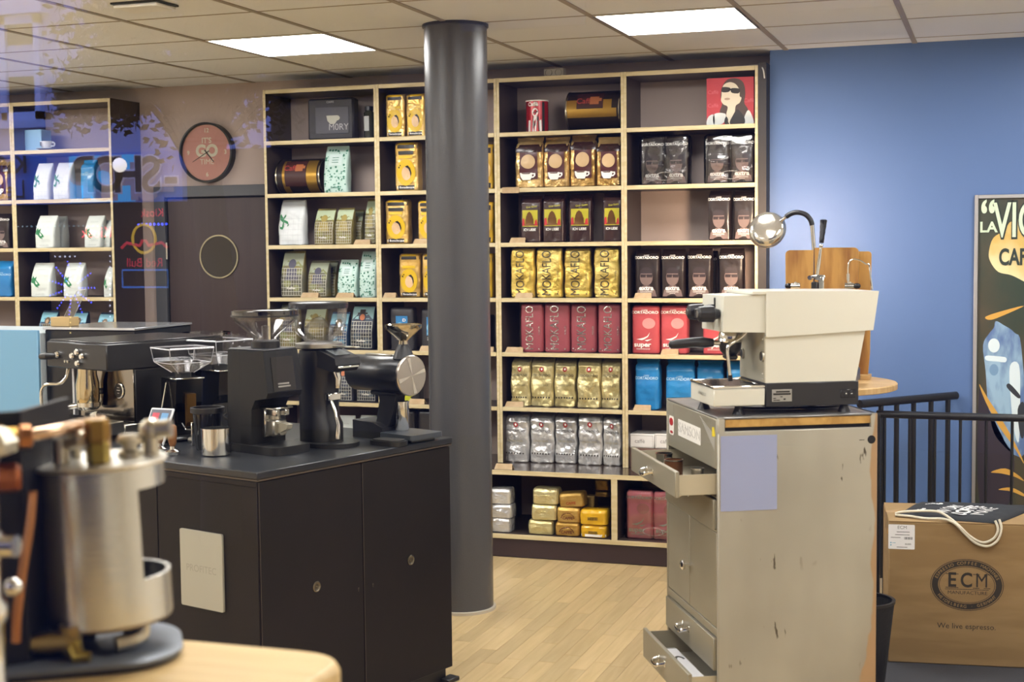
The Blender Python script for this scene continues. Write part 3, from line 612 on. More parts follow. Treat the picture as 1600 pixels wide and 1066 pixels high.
tent('folded kraft tent between tall and medium painted bags', 483, 466, 28, 4); tent('folded kraft tent before the medium mint bag', 538, 466, 28, 4)
tent('folded kraft tent on edge left of the yellow bag, fourth shelf', 608, 466, 20, 4); tent('folded kraft tent by the column on fifth shelf', 664, 549, 18, 5)
tent('folded kraft tent by the column on sixth shelf', 650, 632, 26, 6); tent('folded kraft tent right of the column on fifth shelf', 762, 551, 18, 5)
p = PY(798, 301, -.006); tag(ob('price_tag', G().box(p.x-.048, p.x+.048, -.008, -.0045, 1.9085, 1.94, .0005), kraft), 'flat kraft tag stuck on the board under the gold cup bags', 'price tag')
# stacked foil packets in the low cabinet
def packet(label, u0, u1, v0, v1, mat, y, tilt=0, text=None, tm=None, d=.1, seed=0, z0=None, group='foil packets in the low cabinet', band=None):
    a = PY(u0, (v0+v1)/2, y); b = PY(u1, (v0+v1)/2, y); z1 = PY((u0+u1)/2, v0, y).z; zb = PY((u0+u1)/2, v1, y).z if z0 is None else z0
    w = b.x-a.x; h = z1-zb; bg_ = Bag(w, d, h, [(0, .93, .85, 0), (.06, .98, .97, 0), (.5, 1, 1, 0), (.8, .99, .97, 0), (.94, .96, .88, .02), (1, .9, .78, .03)], .004, seed, 6, 30)
    t = ob('foil_packet', bg_.body(), mat, None, ((a.x+b.x)/2, y+d/2, zb)); t.rotation_euler.y = tilt; tag(t, label, 'coffee packet', group)
    g = G().tube([(-.47*w, bg_.front(-.47*w, .62*h)-.001, .6*h), (0, bg_.front(0, .6*h)-.002, .56*h), (.47*w, bg_.front(.47*w, .6*h)-.001, .6*h)], .0018, 6); ob('fold_seam', g, mat, t)
    if band: ob('band', bg_.decal([('r', -.48, .48, .1, .3)]), band, t, flat=True)
    if text: ob('print', bg_.decal(text), tm, t, flat=True)
    return zb+h
sil = M('silver_foil'); pg = M('pale_gold_foil'); gk = foil('copper_gold_foil', 'c9a55c', 'b58f46', .4, .3); yf = film('yellow_packet_film', 'd4a51f', .25, .3)
def stack(kind_, u, tops, mat, y, nm, **k):
    z = .1245
    for i, (u0, u1, v0, v1) in enumerate(tops): packet(f'{nm}, {["bottom", "middle", "top"][i]} of its stack', u0, u1, v0, v1, mat, y, seed=i+u, z0=z if i == 0 else None, **k)
stack('s', 1, [(762, 797, 810, 834), (757, 799, 788.5, 810), (757, 797, 764, 788)], sil, YC+.02, 'silver foil packet beside the column')
stack('g', 9, [(824, 863, 814, 838), (829, 868.5, 789, 813.5), (831, 871, 764, 788.5)], pg, YC+.02, 'pale gold packet left of the copper ones')
arch = [('t', 'CAFFE', 0, .3, .16, 0, .03)]+[('p', [(.3*math.cos(a), .28+.4*math.sin(a)), (.3*math.cos(a+.3), .28+.4*math.sin(a+.3)), (.26*math.cos(a+.3), .28+.34*math.sin(a+.3)), (.26*math.cos(a), .28+.34*math.sin(a))]) for a in [i*.35 for i in range(9)]]
packet('copper gold packet with brown arch print, bottom of its stack', 866, 904.5, 817, 841, gk, YC+.02, seed=3, z0=.1245, text=arch, tm=ink('ink_brown', '6b3a1c'))
packet('copper gold packet with brown arch print, middle of its stack', 869, 905, 794, 817, gk, YC+.02, seed=4, text=arch, tm=ink('ink_brown'))
packet('tilted crumpled gold packet on the copper packets', 873, 912, 771, 793, gk, YC+.03, -.09, seed=5, text=[('t', 'CAFFE', 0, .28, .14, 0, .03)], tm=ink('ink_rust', 'a8481c'))
bar = [('r', -.18+.03*i, -.165+.03*i, .32, .55) for i in range(12)]
packet('yellow packet with barcode on white patch, bottom right of the low stacks', 906.5, 947, 822, 844, yf, YC+.015, seed=6, z0=.1245, text=bar, tm=blk, band=whi)
packet('yellow packet with barcode lying on the white-banded one', 905, 948, 798, 821, yf, YC+.015, seed=7, text=bar, tm=blk)
packet('dark gold packet at the back by the divider, lower', 929, 951, 768, 795, gk, .0, seed=8, d=.09, z0=.3)
packet('dark gold packet at the back by the divider, upper', 928, 951, 748, 767, gk, .0, seed=9, d=.09)
packet('dark gold packet hidden at the back under the others', 925, 951, 795, 836, gk, .0, seed=11, d=.09, z0=.1245)
packet('small crumpled dark packet behind the tilted gold one', 914, 929, 776, 836, gk, -.02, seed=10, d=.08, z0=.1245)
# white boxes on brown carton, seventh shelf
p = PY(983, 722, .04); q = PY(1062, 703, .04); tag(ob('carton', G().box(p.x, q.x, .04, .2, ZL, q.z, .003), M('brown_card', '6a5046', .6)), 'brown carton under the two white boxes', 'carton')
for i, (u0, u1) in enumerate(((983, 1022), (1023, 1062))):
    a = PY(u0, 690, .04); b = PY(u1, 690, .04); t1 = PY(u0, 678, .04).z
    t = ob('carton', G().box(a.x, b.x, .042, .2, q.z+.0005, t1, .004), M('white_card', 'e3e0dd', .6)); tag(t, f'{["left", "right"][i]} white box with fine border on the brown carton', 'carton', 'white boxes')
    w_ = b.x-a.x; g = G(); m_ = (a.x+b.x)/2; zz = (q.z+t1)/2; hh = (t1-q.z)/2
    for s_ in (-1, 1): g.box(m_-w_*.44, m_+w_*.44, .041, .042, zz+s_*hh*.8-.0006, zz+s_*hh*.8+.0006, 0); g.box(m_+s_*w_*.44-.0006, m_+s_*w_*.44+.0006, .041, .042, zz-hh*.8, zz+hh*.8, 0)
    ob('border_print', g, M('grey_print', '8a8684', .6), t); ob('lettering', G().text('caffè', .03, TR(m_-.01, .0408, zz) @ FACE_Y, 0), M('grey_print'), t, flat=True)
# row 1 decorations
def lying_tin(label, u0, u1, v0, v1, y, row, dirn):
    r = (PY((u0+u1)/2, v0, y+.11).z-ROWZ[row-1])/2; a = PY(u0, (v0+v1)/2, y); b = PY(u1, (v0+v1)/2, y); L = b.x-a.x-.008
    t = thing('coffee_tin', label, 'tin', ((a.x+b.x)/2, y+r, ROWZ[row-1]+r)); Tm = RY(PI/2)
    tinm = M('black_tin', '2a211b', .3, .3); gm = M('gold_tin_band', 'b08a3c', .3, .8)
    ob('tin_body', G().lathe([(r*.985, -L/2+.004), (r*.985, L/2-.004)], 40, Tm), tinm, t)
    for s_ in (-1, 1): ob('rim', G().lathe([(r*.95, s_*L/2-.003), (r, s_*L/2-.005), (r, s_*L/2+.002), (r*.95, s_*L/2+.002)], 40, Tm, closed=True), M('tin_rim', 'c9c2b0', .25, 1), t)
    def arc(x0, x1, a0, a1, e):
        g = G(); n = 14; v = []; f = []
        for i in range(n+1):
            an = math.radians(a0+(a1-a0)*i/n)
            for x in (x0, x1): v.append((x, -(r+e)*math.cos(an), (r+e)*math.sin(an)))
        f = [(2*i, 2*i+1, 2*i+3, 2*i+2) for i in range(n)]; return g.add(v, f)
    lo_a = -70 if dirn < 0 else -2
    g = arc(-L*.36 if dirn < 0 else -L*.5, -L*.22 if dirn < 0 else -L*.3, lo_a, 60 if dirn < 0 else 30, -.0006)
    g.add(*(lambda q: (q.v, q.f))(arc(L*.2, L*(.44 if dirn < 0 else .36), lo_a, 60 if dirn < 0 else 30, -.0006))); ob('gold_band', g, gm, t)
    if dirn > 0: ob('gold_stripe', arc(-L*.48, L*.45, -22, 3, -.0004), gm, t)
    ob('label', arc(-L*.3, L*.2, 5 if dirn > 0 else -35, 55, .0008), M('burgundy_label', '3a1c18', .4), t)
    g = arc(-L*.05, L*.12, 15, 40, .0016); g.add(*(lambda q: (q.v, q.f))(arc(L*.0, L*.17, 24, 34, .002))); ob('label_figure', g, M('label_copper', 'a5643c', .4), t)
    tg = G(); tx_, tf = txt('Caffè', .01); tg.add([(x*.045-L*.14, -(r+.0012)*math.cos(.45+y_*.045/r), (r+.0012)*math.sin(.45+y_*.045/r)) for x, y_ in tx_], tf); ob('lettering', tg, M('label_red', '9a3a34', .4), t, flat=True)
lying_tin('large black and gold tin lying on top shelf of the third bay', 883, 968, 143, 203, .035, 1, 1)
lying_tin('black and gold coffee tin lying beside the mint bag', 430, 499, 249, 302, .03, 2, -1)
a = PY(817.5, 180, .06); b = PY(851, 180, .06); R_ = (b.x-a.x)/2; h_ = PY(834, 156, .06).z-ROWZ[0]
t = thing('coffee_tin', 'upright red tin with portrait print on top shelf', 'tin', ((a.x+b.x)/2, .06+R_, ROWZ[0]))
ob('tin_body', G().lathe([(R_, .003), (R_, h_-.006)], 36), M('red_tin', 'a8272d', .18, .2), t); ob('rim', G().lathe([(R_*.9, h_-.006), (R_+.002, h_-.006), (R_+.002, h_), (R_*.9, h_)], 36, closed=True), white, t); ob('base_rim', G().lathe([(R_*.9, 0), (R_+.001, 0), (R_+.001, .004), (R_*.9, .004)], 36, closed=True), steel, t)
def onc(shapes, e):
    g = G()
    for sh in shapes: g.add([((R_+e)*math.sin(x/R_), -(R_+e)*math.cos(x/R_), z) for x, z in sh], [tuple(range(len(sh)))])
    return g
ob('label_black', onc([[(-.05, h_*.8), (-.02, h_*.8), (.01, h_*.8), (.035, h_*.8), (.035, h_*.93), (.01, h_*.93), (-.02, h_*.93), (-.05, h_*.93)], [(-.05, .006), (-.03, .006), (-.03, .03), (-.05, .03)], [(-.012, .006), (.03, .006), (.024, h_*.5), (.018, h_*.5), (.005, h_*.25), (-.005, h_*.5)], [(.045, .006), (.06, .006), (.06, h_*.93), (.045, h_*.93)]], .0006), blk, t, flat=True)
ob('label_figure', onc([ell(.006, h_*.62, .017, h_*.13, 16), [(-.01, .006), (.012, .006), (.016, h_*.52), (.0, h_*.52)], [(-.035, .006), (-.022, .006), (-.02, h_*.38), (-.033, h_*.38)], [(.03, .006), (.042, .006), (.04, h_*.4), (.028, h_*.35)]], .0009), whi, t, flat=True)
ob('label_hat', onc([[(-.006, h_*.62), (.022, h_*.66), (.02, h_*.62), (0, h_*.585)]], .0013), blk, t, flat=True)
tg = G(); vv, ff = txt('Caffè', .03); tg.add([((R_+.0012)*math.sin((x*.028-.006)/R_), -(R_+.0012)*math.cos((x*.028-.006)/R_), h_*.865+y_*.028) for x, y_ in vv], ff); ob('lettering', tg, whi, t, flat=True)
# flat red picture of a person in sunglasses
a = PY(1104, 192, .05); b = PY(1178, 192, .05); z0 = ROWZ[0]; h_ = PY(1140, 121, .05).z-z0; w_ = b.x-a.x
t = thing('picture', 'red picture of a person in sunglasses holding a white cup, top shelf', 'picture', ((a.x+b.x)/2, .05, z0))
ob('canvas', G().box(-w_/2, w_/2, 0, .02, 0, h_, .001), M('picture_red', 'b23740', .6), t)
def art(name, mat, polys, lay):
    g = G()
    for pl in polys: g.prism([(min(max(-w_/2+x*w_, -w_/2), w_/2), max(0, z*h_)) for x, z in soft(pl)], -.0004*lay, .0002)
    ob(name, g, mat, t, flat=True)
art('hair', M('art_brown', '4a3a34', .6), [[(.28, .28), (.33, .45), (.3, .6), (.33, .8), (.42, .94), (.55, .98), (.7, .95), (.79, .85), (.82, .65), (.8, .45), (.88, .3), (.9, .0), (.45, .0), (.36, .2)]], 1)
art('face', M('art_cream', 'd8cdb8', .6), [[(.32, .62), (.31, .52), (.36, .44), (.45, .38), (.42, .2), (.5, .0), (.58, .0), (.6, .25), (.62, .4), (.7, .46), (.74, .56), (.7, .6), (.7, .72), (.62, .85), (.5, .9), (.38, .86), (.33, .76)]], 2)
art('sleeve', M('art_white', 'd5d8d6', .6), [[(.78, .0), (.99, .0), (.96, .18), (.88, .3), (.8, .15)], [(.0, .0), (.16, .0), (.16, .22), (.08, .22), (.02, .15)], [(.16, .02), (.3, .02), (.38, .08), (.4, .24), (.16, .24)]], 3)
art('sunglasses', M('art_black', '2b2725', .6), [[(.33, .7), (.48, .7), (.5, .78), (.34, .8)], [(.53, .68), (.68, .66), (.7, .75), (.53, .77)], [(.47, .74), (.55, .73), (.55, .755), (.47, .765)], [(.4, .0), (.46, .1), (.42, .18), (.38, .1)], [(.5, .02), (.78, .0), (.8, .15), (.66, .32), (.56, .2)]], 4)
art('mouth', M('art_taupe', 'a58f7f', .6), [ell(.44, .55, .06, .025, 12)], 4)
ob('lettering', G().text('Caffè', .026, TR(-w_*.36, -.0006, h_*.7) @ FACE_Y).text('Caffè', .026, TR(w_*.4, -.0003, h_*.5) @ FACE_Y).text('Caffè', .026, TR(-w_*.36, -.0006, h_*.42) @ FACE_Y), M('art_rose', 'c96468', .6), t, flat=True)
# black framed picture with cup and signature, bottle beside it
a = PY(481, 212, .07); b = PY(553, 212, .07); h_ = PY(515, 153, .07).z-ROWZ[0]; w_ = b.x-a.x
t = thing('framed_picture', 'black framed picture of a pale cup on top shelf', 'picture', ((a.x+b.x)/2, .07, ROWZ[0]))
fm = M('black_frame_lacquer', '2b2a31', .35)
ob('frame', G().box(-w_/2, w_/2, 0, .075, 0, h_, .012), fm, t); ob('inner_panel', G().box(-w_*.32, w_*.4, -.004, .0, h_*.15, h_*.78, .003), M('slate_panel', '4a4a54', .35), t)
ob('cup_print', G().prism([(x*w_, z*h_) for x, z in [(-.08, .58), (.16, .58), (.15, .46), (.1, .38), (.0, .38), (-.06, .46)]], -.0048, -.004).prism([(x*w_, z*h_) for x, z in ell(.15, .52, .06, .06, 14)], -.0046, -.004), M('cup_paint', 'b4b2a8', .6), t, flat=True)
ob('signature', G().text('M0RY', .05, TR(w_*.18, -.0046, h_*.3) @ FACE_Y, 0).text('CAFFE', .016, TR(0, -.0005, h_*.9) @ FACE_Y, 0), M('pale_ink', 'a9a8ac', .6), t, flat=True)
p = PY(575, 212, .1); h_ = PY(575, 166, .1).z-ROWZ[0]; t = thing('glass_jar', 'slim jar with silver label beside the black framed picture', 'jar', (p.x, .12, ROWZ[0]))
ob('jar_body', G().lathe([(.028, 0), (.03, .005), (.03, h_*.8), (.02, h_*.87)], 20), M('dark_jar', '33342f', .12), t); ob('lid', G().lathe([(.024, h_*.87), (.024, h_)], 20), black, t)
ob('label', G().box(-.018, .012, -.0318, -.029, h_*.25, h_*.7), M('jar_label', 'a9abab', .4), t)
# wall sockets above the shelf
p = PY(865, 112, .05); t = thing('wall_socket', 'grey double wall socket on top of the wall shelf', 'socket', (p.x, .05, 2.5165))
sk = M('grey_socket', 'b0aa9c', .4); ob('socket_plate', G().box(-.055, .055, 0, .05, 0, .045, .004), sk, t)
for s_ in (-1, 1): ob('socket_outlet', G().lathe([(.017, 0), (.019, 0), (.019, .004), (.017, .004)], 20, TR(s_*.027, 0, .022) @ RX(PI/2), closed=True), M('socket_ring', '8a8578', .4), t)
tag(ob('cable', G().tube([(p.x+.03, .07, 2.522), (p.x+.15, .08, 2.521), (p.x+.3, .1, 2.521), (2.6, .06, 2.521), (2.76, .05, 2.521), (2.8, -.003, 2.5), (2.81, -.006, 2.45)], .0035, 6, smooth=6), M('white_cable', 'c9c6c0', .5)), 'thin white cable running along the shelf top from the sockets', 'cable')
# wall clock
p = PY(327, 238, YB); t = thing('wall_clock', 'round pink wall clock with black rim above the brown door', 'clock', (-.531, YB, 2.2))
Tc = RX(PI/2)
ob('rim', G().lathe([(.165, .0), (.178, .0), (.178, .05), (.168, .052), (.165, .045)], 48, Tc, closed=True), black, t)
ob('dial', G().lathe([(.166, .0), (.166, .03)], 48, Tc), M('pink_dial', 'e09c92', .5), t)
hm = M('cream_print', 'f6eeda', .5); D_ = lambda x, z, s_, tx, b_=.02: G().text(tx, s_, TR(x, -.031, z) @ FACE_Y, b_)
g = G(); [g.add(q.v, q.f) for q in (D_(0, .07, .045, "IT'S"), D_(0, -.055, .045, 'TIME'), D_(0, .13, .035, '12'), D_(.125, 0, .035, '3'), D_(0, -.13, .035, '6'), D_(-.125, 0, .035, '9'), D_(0, .008, .095, 'GO', .05))]; ob('numerals', g, hm, t, flat=True)
def hand(ang, L, wd):
    c, s_ = math.sin(ang), math.cos(ang); n_ = (s_, -c); return G().prism([(-.02*c+n_[0]*wd, -.02*s_+n_[1]*wd), (L*c+n_[0]*wd*.5, L*s_+n_[1]*wd*.5), (L*c-n_[0]*wd*.5, L*s_-n_[1]*wd*.5), (-.02*c-n_[0]*wd, -.02*s_-n_[1]*wd)], -.034, -.0325)
ob('hour_hand', hand(math.radians(140), .075, .004), black, t); ob('minute_hand', hand(math.radians(241), .11, .003), black, t)
gl = G().lathe([(.165, .043), (.165, .044)], 48, Tc); ob('cover_glass', gl, glassy('clock_glass', (.99, .99, .99), .8, .01), t)
# ------------------------------------------------------------ grey steel cabinet
CB = Fr(3.101, -2.811, -28); cz = 1.085
gs = M('worn_beige_steel', '9b9687', .38, .25, col2='8f8979', scale=3, stretch=(1, 1, 3), lo=.3, hi=.7, bump=.03, bscale=90)
def worn():
    m = M('worn_side_steel', 'a39d88', .4, .15); n = m.node_tree.nodes; l = m.node_tree.links; b = n['Principled BSDF']
    tc = n.new('ShaderNodeTexCoord'); sp = n.new('ShaderNodeSeparateXYZ'); l.new(tc.outputs['Object'], sp.inputs[0])
    def nz(sc, st=(1, 1, 1), det=4):
        mp = n.new('ShaderNodeMapping'); mp.inputs['Scale'].default_value = st; l.new(tc.outputs['Object'], mp.inputs[0])
        t = n.new('ShaderNodeTexNoise'); t.inputs['Scale'].default_value = sc; t.inputs['Detail'].default_value = det; l.new(mp.outputs[0], t.inputs['Vector']); return t.outputs['Fac']
    def mix(a, c, f):
        x = n.new('ShaderNodeMix'); x.data_type = 'RGBA'; l.new(f, x.inputs[0])
        if isinstance(a, str): x.inputs[6].default_value = lin(a)
        else: l.new(a, x.inputs[6])
        x.inputs[7].default_value = lin(c); return x.outputs[2]
    def ramp(s, lo, hi):
        r = n.new('ShaderNodeMapRange'); l.new(s, r.inputs[0]); r.inputs[1].default_value = lo; r.inputs[2].default_value = hi; return r.outputs[0]
    def op(o, a, c):
        x = n.new('ShaderNodeMath'); x.operation = o; l.new(a, x.inputs[0])
        if isinstance(c, float): x.inputs[1].default_value = c
        else: l.new(c, x.inputs[1])
        return x.outputs[0]
    base = mix('a9a69c', '97938a', ramp(nz(3, (1, 1, .5)), .4, .65))
    low = ramp(sp.outputs['Z'], .9, .1)
    e = op('ADD', op('MULTIPLY', ramp(sp.outputs['X'], .435, .525), .75), op('MULTIPLY', nz(5, (1, 1, .6)), 1.0))
    e = op('ADD', e, op('MULTIPLY', low, .35))
    rust = ramp(e, 1.2, 1.24); c = mix(base, 'a88a6a', rust)
    sc = op('MULTIPLY', ramp(nz(30, (1, 1, .3), 6), .655, .68), ramp(nz(3), .45, .55)); c = mix(c, '4c463c', sc)
    l.new(c, b.inputs['Base Color']); return m
t = thing('drawer_cabinet', 'tall worn grey steel drawer cabinet under the cream espresso machine', 'cabinet', CB.o, CB.rz)
ws = worn(); Dp, Wd = .612, .53
ob('side_panel', G().box(0, Wd, 0, .018, .0, 1.04, .003).box(0, .023, 0, .018, 1.03, cz, .003).box(.507, Wd, 0, .018, 1.03, cz, .003), ws, t)
ob('side_panel', G().box(0, Wd, Dp-.018, Dp, 0, cz, .003), gs, t)
ob('back_panel', G().box(Wd-.015, Wd, .018, Dp-.018, 0, cz), gs, t)
ob('top_panel', G().box(0, Wd-.0, .0, Dp, 1.0775, cz, .003), M('scuffed_grey_top', '6e6d6c', .35, .4, col2='83817d', scale=9), t)
ob('wood_core', G().box(.0245, .506, .003, Dp-.02, 1.0525, 1.077, .001), M('raw_beech', 'c09a55', .55, col2='a67f3f', scale=14, stretch=(1.5, 1, 1)), t)
ob('core_void', G().box(.026, .505, .012, Dp-.02, 1.03, 1.052, 0), dark, t)
hp = ob('cable_hole', G().lathe([(.0135, -.0006), (.0135, .0004)], 24, TR(.509, -.0002, 1.0) @ RX(PI/2)), dark, t)
ob('scratch', G().box(.468, .485, -.0004, .001, .9985, 1.0005, 0), dark, t)
sheet = ob('paper_sheet', G().box(.008, .193, -.0016, -.0006, .787, 1.026, 0), M('lilac_paper', '949dc2', .6), t, label='plain lilac paper sheet')
fp = ob('front_panel', G().box(.0, .015, .018, Dp-.018, .918, 1.0775, .003), gs, t)
def sticker(name, poly, mat, lay=1):           # poly in (b, z) on the front, which faces -a
    g = G(); g.prism(poly, -.0007*lay, .0002, 'x'); return ob(name, g, mat, t, flat=True)
sticker('name_sticker', rrect(.189, .455, .971, 1.028, .003), whi)
ob('lettering', G().text('SAMSON', .062, TR(-.0012, .322, .9995) @ FACE_NX @ Matrix.Diagonal((1.06, .78, 1, 1)), .025), blk, t, flat=True)
ob('lettering_inset', G().text('SAMSON', .062, TR(-.0018, .322, .9995) @ FACE_NX @ Matrix.Diagonal((1.06, .78, 1, 1)), -.012), whi, t, flat=True)
sticker('red_sticker', rrect(.512, .571, .962, 1.028, .012), whi); sticker('red_emblem', ell(.542, 1.008, .024, .014, 16), redk, 2); sticker('red_emblem', ell(.539, .972, .018, .005, 12), redk, 2)
sticker('grey_sticker', [(.513, 1.03), (.598, 1.03), (.598, 1.072), (.513, 1.072)], M('faded_sticker', '8c8779', .5))
sticker('tape_triangle', [(.197, 1.068), (.031, 1.02), (.035, .975)], M('pale_tape', 'a5a29a', .35)); sticker('yellow_sticker', [(.06, 1.048), (.06, 1.018), (.028, 1.022), (.04, 1.05)], M('yellow_sticker', 'd8c32a', .5), 2)
ob('rail', G().box(.0, .02, .018, Dp-.018, .7155, .724, .002).box(0, .02, .018, Dp-.018, .3775, .406, .002).box(0, .02, .018, Dp-.018, .0, .155, .002).box(.003, .02, .018, Dp-.018, .8225, .829), gs, t)
for z in (.727, .9165, .39, .267, .156): ob('shelf_panel', G().box(.022, Wd-.016, .018, Dp-.018, z-.004, z, 0), gs, t)
def handle(par, a, b, z, w_=.075):
    g = G().tube([(a, b-w_/2, z+.006), (a-.022, b-w_/2+.006, z+.002), (a-.027, b-w_*.25, z-.004), (a-.027, b+w_*.25, z-.004), (a-.022, b+w_/2-.006, z+.002), (a, b+w_/2, z+.006)], .0062, 8, smooth=3)
    for s_ in (-1, 1): g.box(a-.002, a, b+s_*w_/2-.009, b+s_*w_/2+.009, z-.006, z+.016, .001)
    return ob('handle', g, chrome, par)
def drawer(out, z0, z1, hz, deep=.4):
    d = ob('drawer', G().box(-out-.014, -out, .021, Dp-.021, z0, z1, .002), gs, t)
    if out > .01:
        g = G().box(-out+.0003, deep-out, .026, .03, z0+.006, z1-.012, 0).box(-out+.0003, deep-out, Dp-.03, Dp-.026, z0+.006, z1-.012, 0).box(-out+.0003, deep-out, .03, Dp-.03, z0+.006, z0+.01, 0)
        ob('drawer_box', g, M('pale_drawer_steel', 'b9b19c', .4, .2), d)
    handle(d, -out-.014, (.021+Dp-.021)/2+.03, hz); return d
drawer(.12, .832, .915, .866); drawer(-.004, .727, .82, .79); drawer(-.004, .27, .376, .326); drawer(.08, .16, .264, .212)
for b0, b1 in ((.021, .3225), (.3255, Dp-.021)):
    d = ob('door', G().box(.001, .018, b0, b1, .408, .7145, .002), gs, t)
ob('knob', G().lathe([(.006, 0), (.006, .018), (.016, .022), (.017, .03), (.01, .036), (.001, .037)], 20, TR(.001, .312, .55) @ RY(-PI/2)), chrome, t)
# things in the open drawers
def in_cab(a, b, z): return CB.W(a, b, z)
def cup_(label, a, b, z, r, h, mat, fr=CB, name='metal_cup', cat='cup', handle_=False):
    t_ = thing(name, label, cat, fr.W(a, b, z), fr.rz)
    ob('cup_body', G().lathe([(r*.9, 0), (r, .004), (r, h), (r*.94, h), (r*.94, .006), (.001, .005)], 28, cap1=False), mat, t_)
    ob('rim', G().lathe([(r*.94, h-.001), (r+.002, h-.001), (r+.002, h+.003), (r*.94, h+.003)], 28, closed=True), chrome, t_)
    if handle_: ob('handle', G().tube([(0, r, h*.8), (0, r+.025, h*.75), (0, r+.025, h*.3), (0, r, h*.25)], .004, 8, smooth=4), chrome, t_)
    return t_
cup_('shiny steel basket standing in the open top drawer', -.06, .42, .843, .028, .07, chrome)
cup_('brown wood rimmed tamper cup in the open top drawer', -.06, .30, .843, .03, .066, M('brown_wood', '6b4327', .4), handle_=True)
cup_('small steel cup in the near corner of the open top drawer', -.045, .075, .843, .02, .07, steel)
tt = tag(ob('paper_sheet', G().box(-.055, .0, .06, .42, 0, .0012, 0), paperw, None, CB.W(-.013, .02, .225), CB.rz), 'white sheet with dark curved print in the lowest open drawer', 'paper')
g = G(); pl = []
for i in range(13): a_ = i*PI/14; pl.append((-.013-.02*math.cos(a_)-.01, .27+.06*math.sin(a_)))
for i in range(12, -1, -1): a_ = i*PI/14; pl.append((-.013-.012*math.cos(a_)-.01, .27+.045*math.sin(a_)))
ob('print', G().prism(pl, .0013, .0017, 'z'), blk, tt, flat=True)
tag(ob('papers', G().box(-.06, .0, .06, .44, 0, .05, .002), M('grey_papers', '9d9c98', .7), None, CB.W(-.012, .02, .1745), CB.rz), 'stack of papers under the printed sheet in the lowest drawer', 'paper stack')
bpy.data.objects['papers'].name = 'paper_stack'
# ------------------------------------------------------------ cream espresso machine on the cabinet
crm = M('cream_enamel', 'd3d2c7', .3, coat=.3); bl = M('black_enamel', '1d1e20', .4)
t = thing('espresso_machine', 'cream enamel espresso machine with black base on the steel cabinet', 'espresso machine', CB.o, CB.rz)
b0, b1 = .03, .285
ob('base', G().box(.166, .478, b0, b1, 1.11, 1.187, .003), bl, t)
tr = ob('drip_tray', G().box(-.005, .164, b0, b1, 1.116, 1.172, .003), crm, t)
g = G().box(-.007, .165, b0-.001, b0+.008, 1.172, 1.181).box(-.007, .165, b1-.008, b1+.001, 1.172, 1.181).box(-.007, .002, b0, b1, 1.172, 1.181).box(.157, .165, b0, b1, 1.172, 1.181); ob('tray_rim', g, chrome, tr)
ob('tray_well', G().box(.002, .157, b0+.008, b1-.008, 1.1722, 1.174, 0), dark, tr)
g = G()
for i in range(11): g.box(.006+i*.0136, .012+i*.0136, b0+.01, b1-.01, 1.176, 1.179, 0)
for i in range(5): g.box(.003, .156, b0+.02+i*.05, b0+.025+i*.05, 1.175, 1.1765, 0)
ob('grate', g, chrome, tr)
ob('lettering', G().text('LA MARZOCCO', .0125, TR(-.0055, .155, 1.146) @ FACE_NX, .03), M('badge_grey', '77746c', .4, .5), tr, flat=True)
for a_, b_ in ((.09, .07), (.03, .25), (.44, .06), (.4, .25)): ob('foot', G().lathe([(.021, 0), (.019, .006), (.013, .02), (.012, .034)], 20, TR(a_, b_, cz)), black, t)
ob('lower_body', G().prism([(.167, 1.187), (.469, 1.187), (.5, 1.347), (.167, 1.347)], b0+.004, b1-.004), crm, t, ang=.3)
ob('upper_body', G().prism([(.169, 1.333), (.524, 1.349), (.542, 1.474), (.171, 1.479)], b0-.005, b1+.005), crm, t, ang=.3)
ob('side_trim', G().box(.1655, .1715, b0-.0055, b0+.01, 1.335, 1.479, .0005), crm, t)
ob('group_cover', G().prism([(.027, 1.352), (.165, 1.348), (.166, 1.469), (.03, 1.465)], b0+.003, .262), crm, t, ang=.3)
ob('top_lip', G().box(.12, .171, b0-.004, b1+.004, 1.469, 1.479, .001), crm, t)
fr_ = ob('front_plate', G().box(.1635, .167, b0+.006, b1-.006, 1.189, 1.348, 0), M('cream_plate', 'c9c5b4', .25, .3), t)
for u, v in ((1192, 557), (1161, 552)):
    q = CB.A(u, v, .1635); gg = ob('gauge', G().lathe([(.0, 0), (.017, 0), (.017, .006), (.014, .007), (.014, .004), (.0, .004)], 24, TR(.1635, q.y, q.z) @ RY(-PI/2)), steel, t); ob('gauge_face', G().lathe([(.0135, .0042), (.0001, .0043)], 20, TR(.1635, q.y, q.z) @ RY(-PI/2), cap1=False), M('gauge_dark', '3a3a38', .3), gg)
g = G()
for b_, z_ in ((.05, 1.215), (.05, 1.325), (.05, 1.2), (.22, 1.21)): g.sph((.163, b_, z_), .003, 8)
ob('screw', g, steel, t, kind='stuff')
def knob(b_, z_):
    prof = [(.0, -.072), (.012, -.072), (.0225, -.066), (.0245, -.05), (.0255, -.02), (.019, -.014), (.014, 0)]; R = []
    for r, z in prof: R.append([(max(r, 1e-4)*(1+(.05 if (j//2) % 2 else -.03)*(z < -.015))*math.cos(2*PI*j/32), max(r, 1e-4)*(1+(.05 if (j//2) % 2 else -.03)*(z < -.015))*math.sin(2*PI*j/32), z) for j in range(32)])
    k = ob('knob', G().rings(R, T=TR(.027, b_, z_) @ RY(PI/2)), black, t); ob('knob_cap', G().lathe([(.0001, -.0735), (.011, -.0732), (.011, -.071)], 16, TR(.027, b_, z_) @ RY(PI/2)), steel, k)
knob(.075, 1.408); knob(.19, 1.41)
ob('paddle_arm', G().prism([(-.03, 1.42), (.02, 1.436), (.027, 1.436), (.027, 1.40), (-.03, 1.392)], .12, .16), black, t)
ob('slot', G().box(.0255, .0285, .118, .126, 1.415, 1.458, 0), black, t)
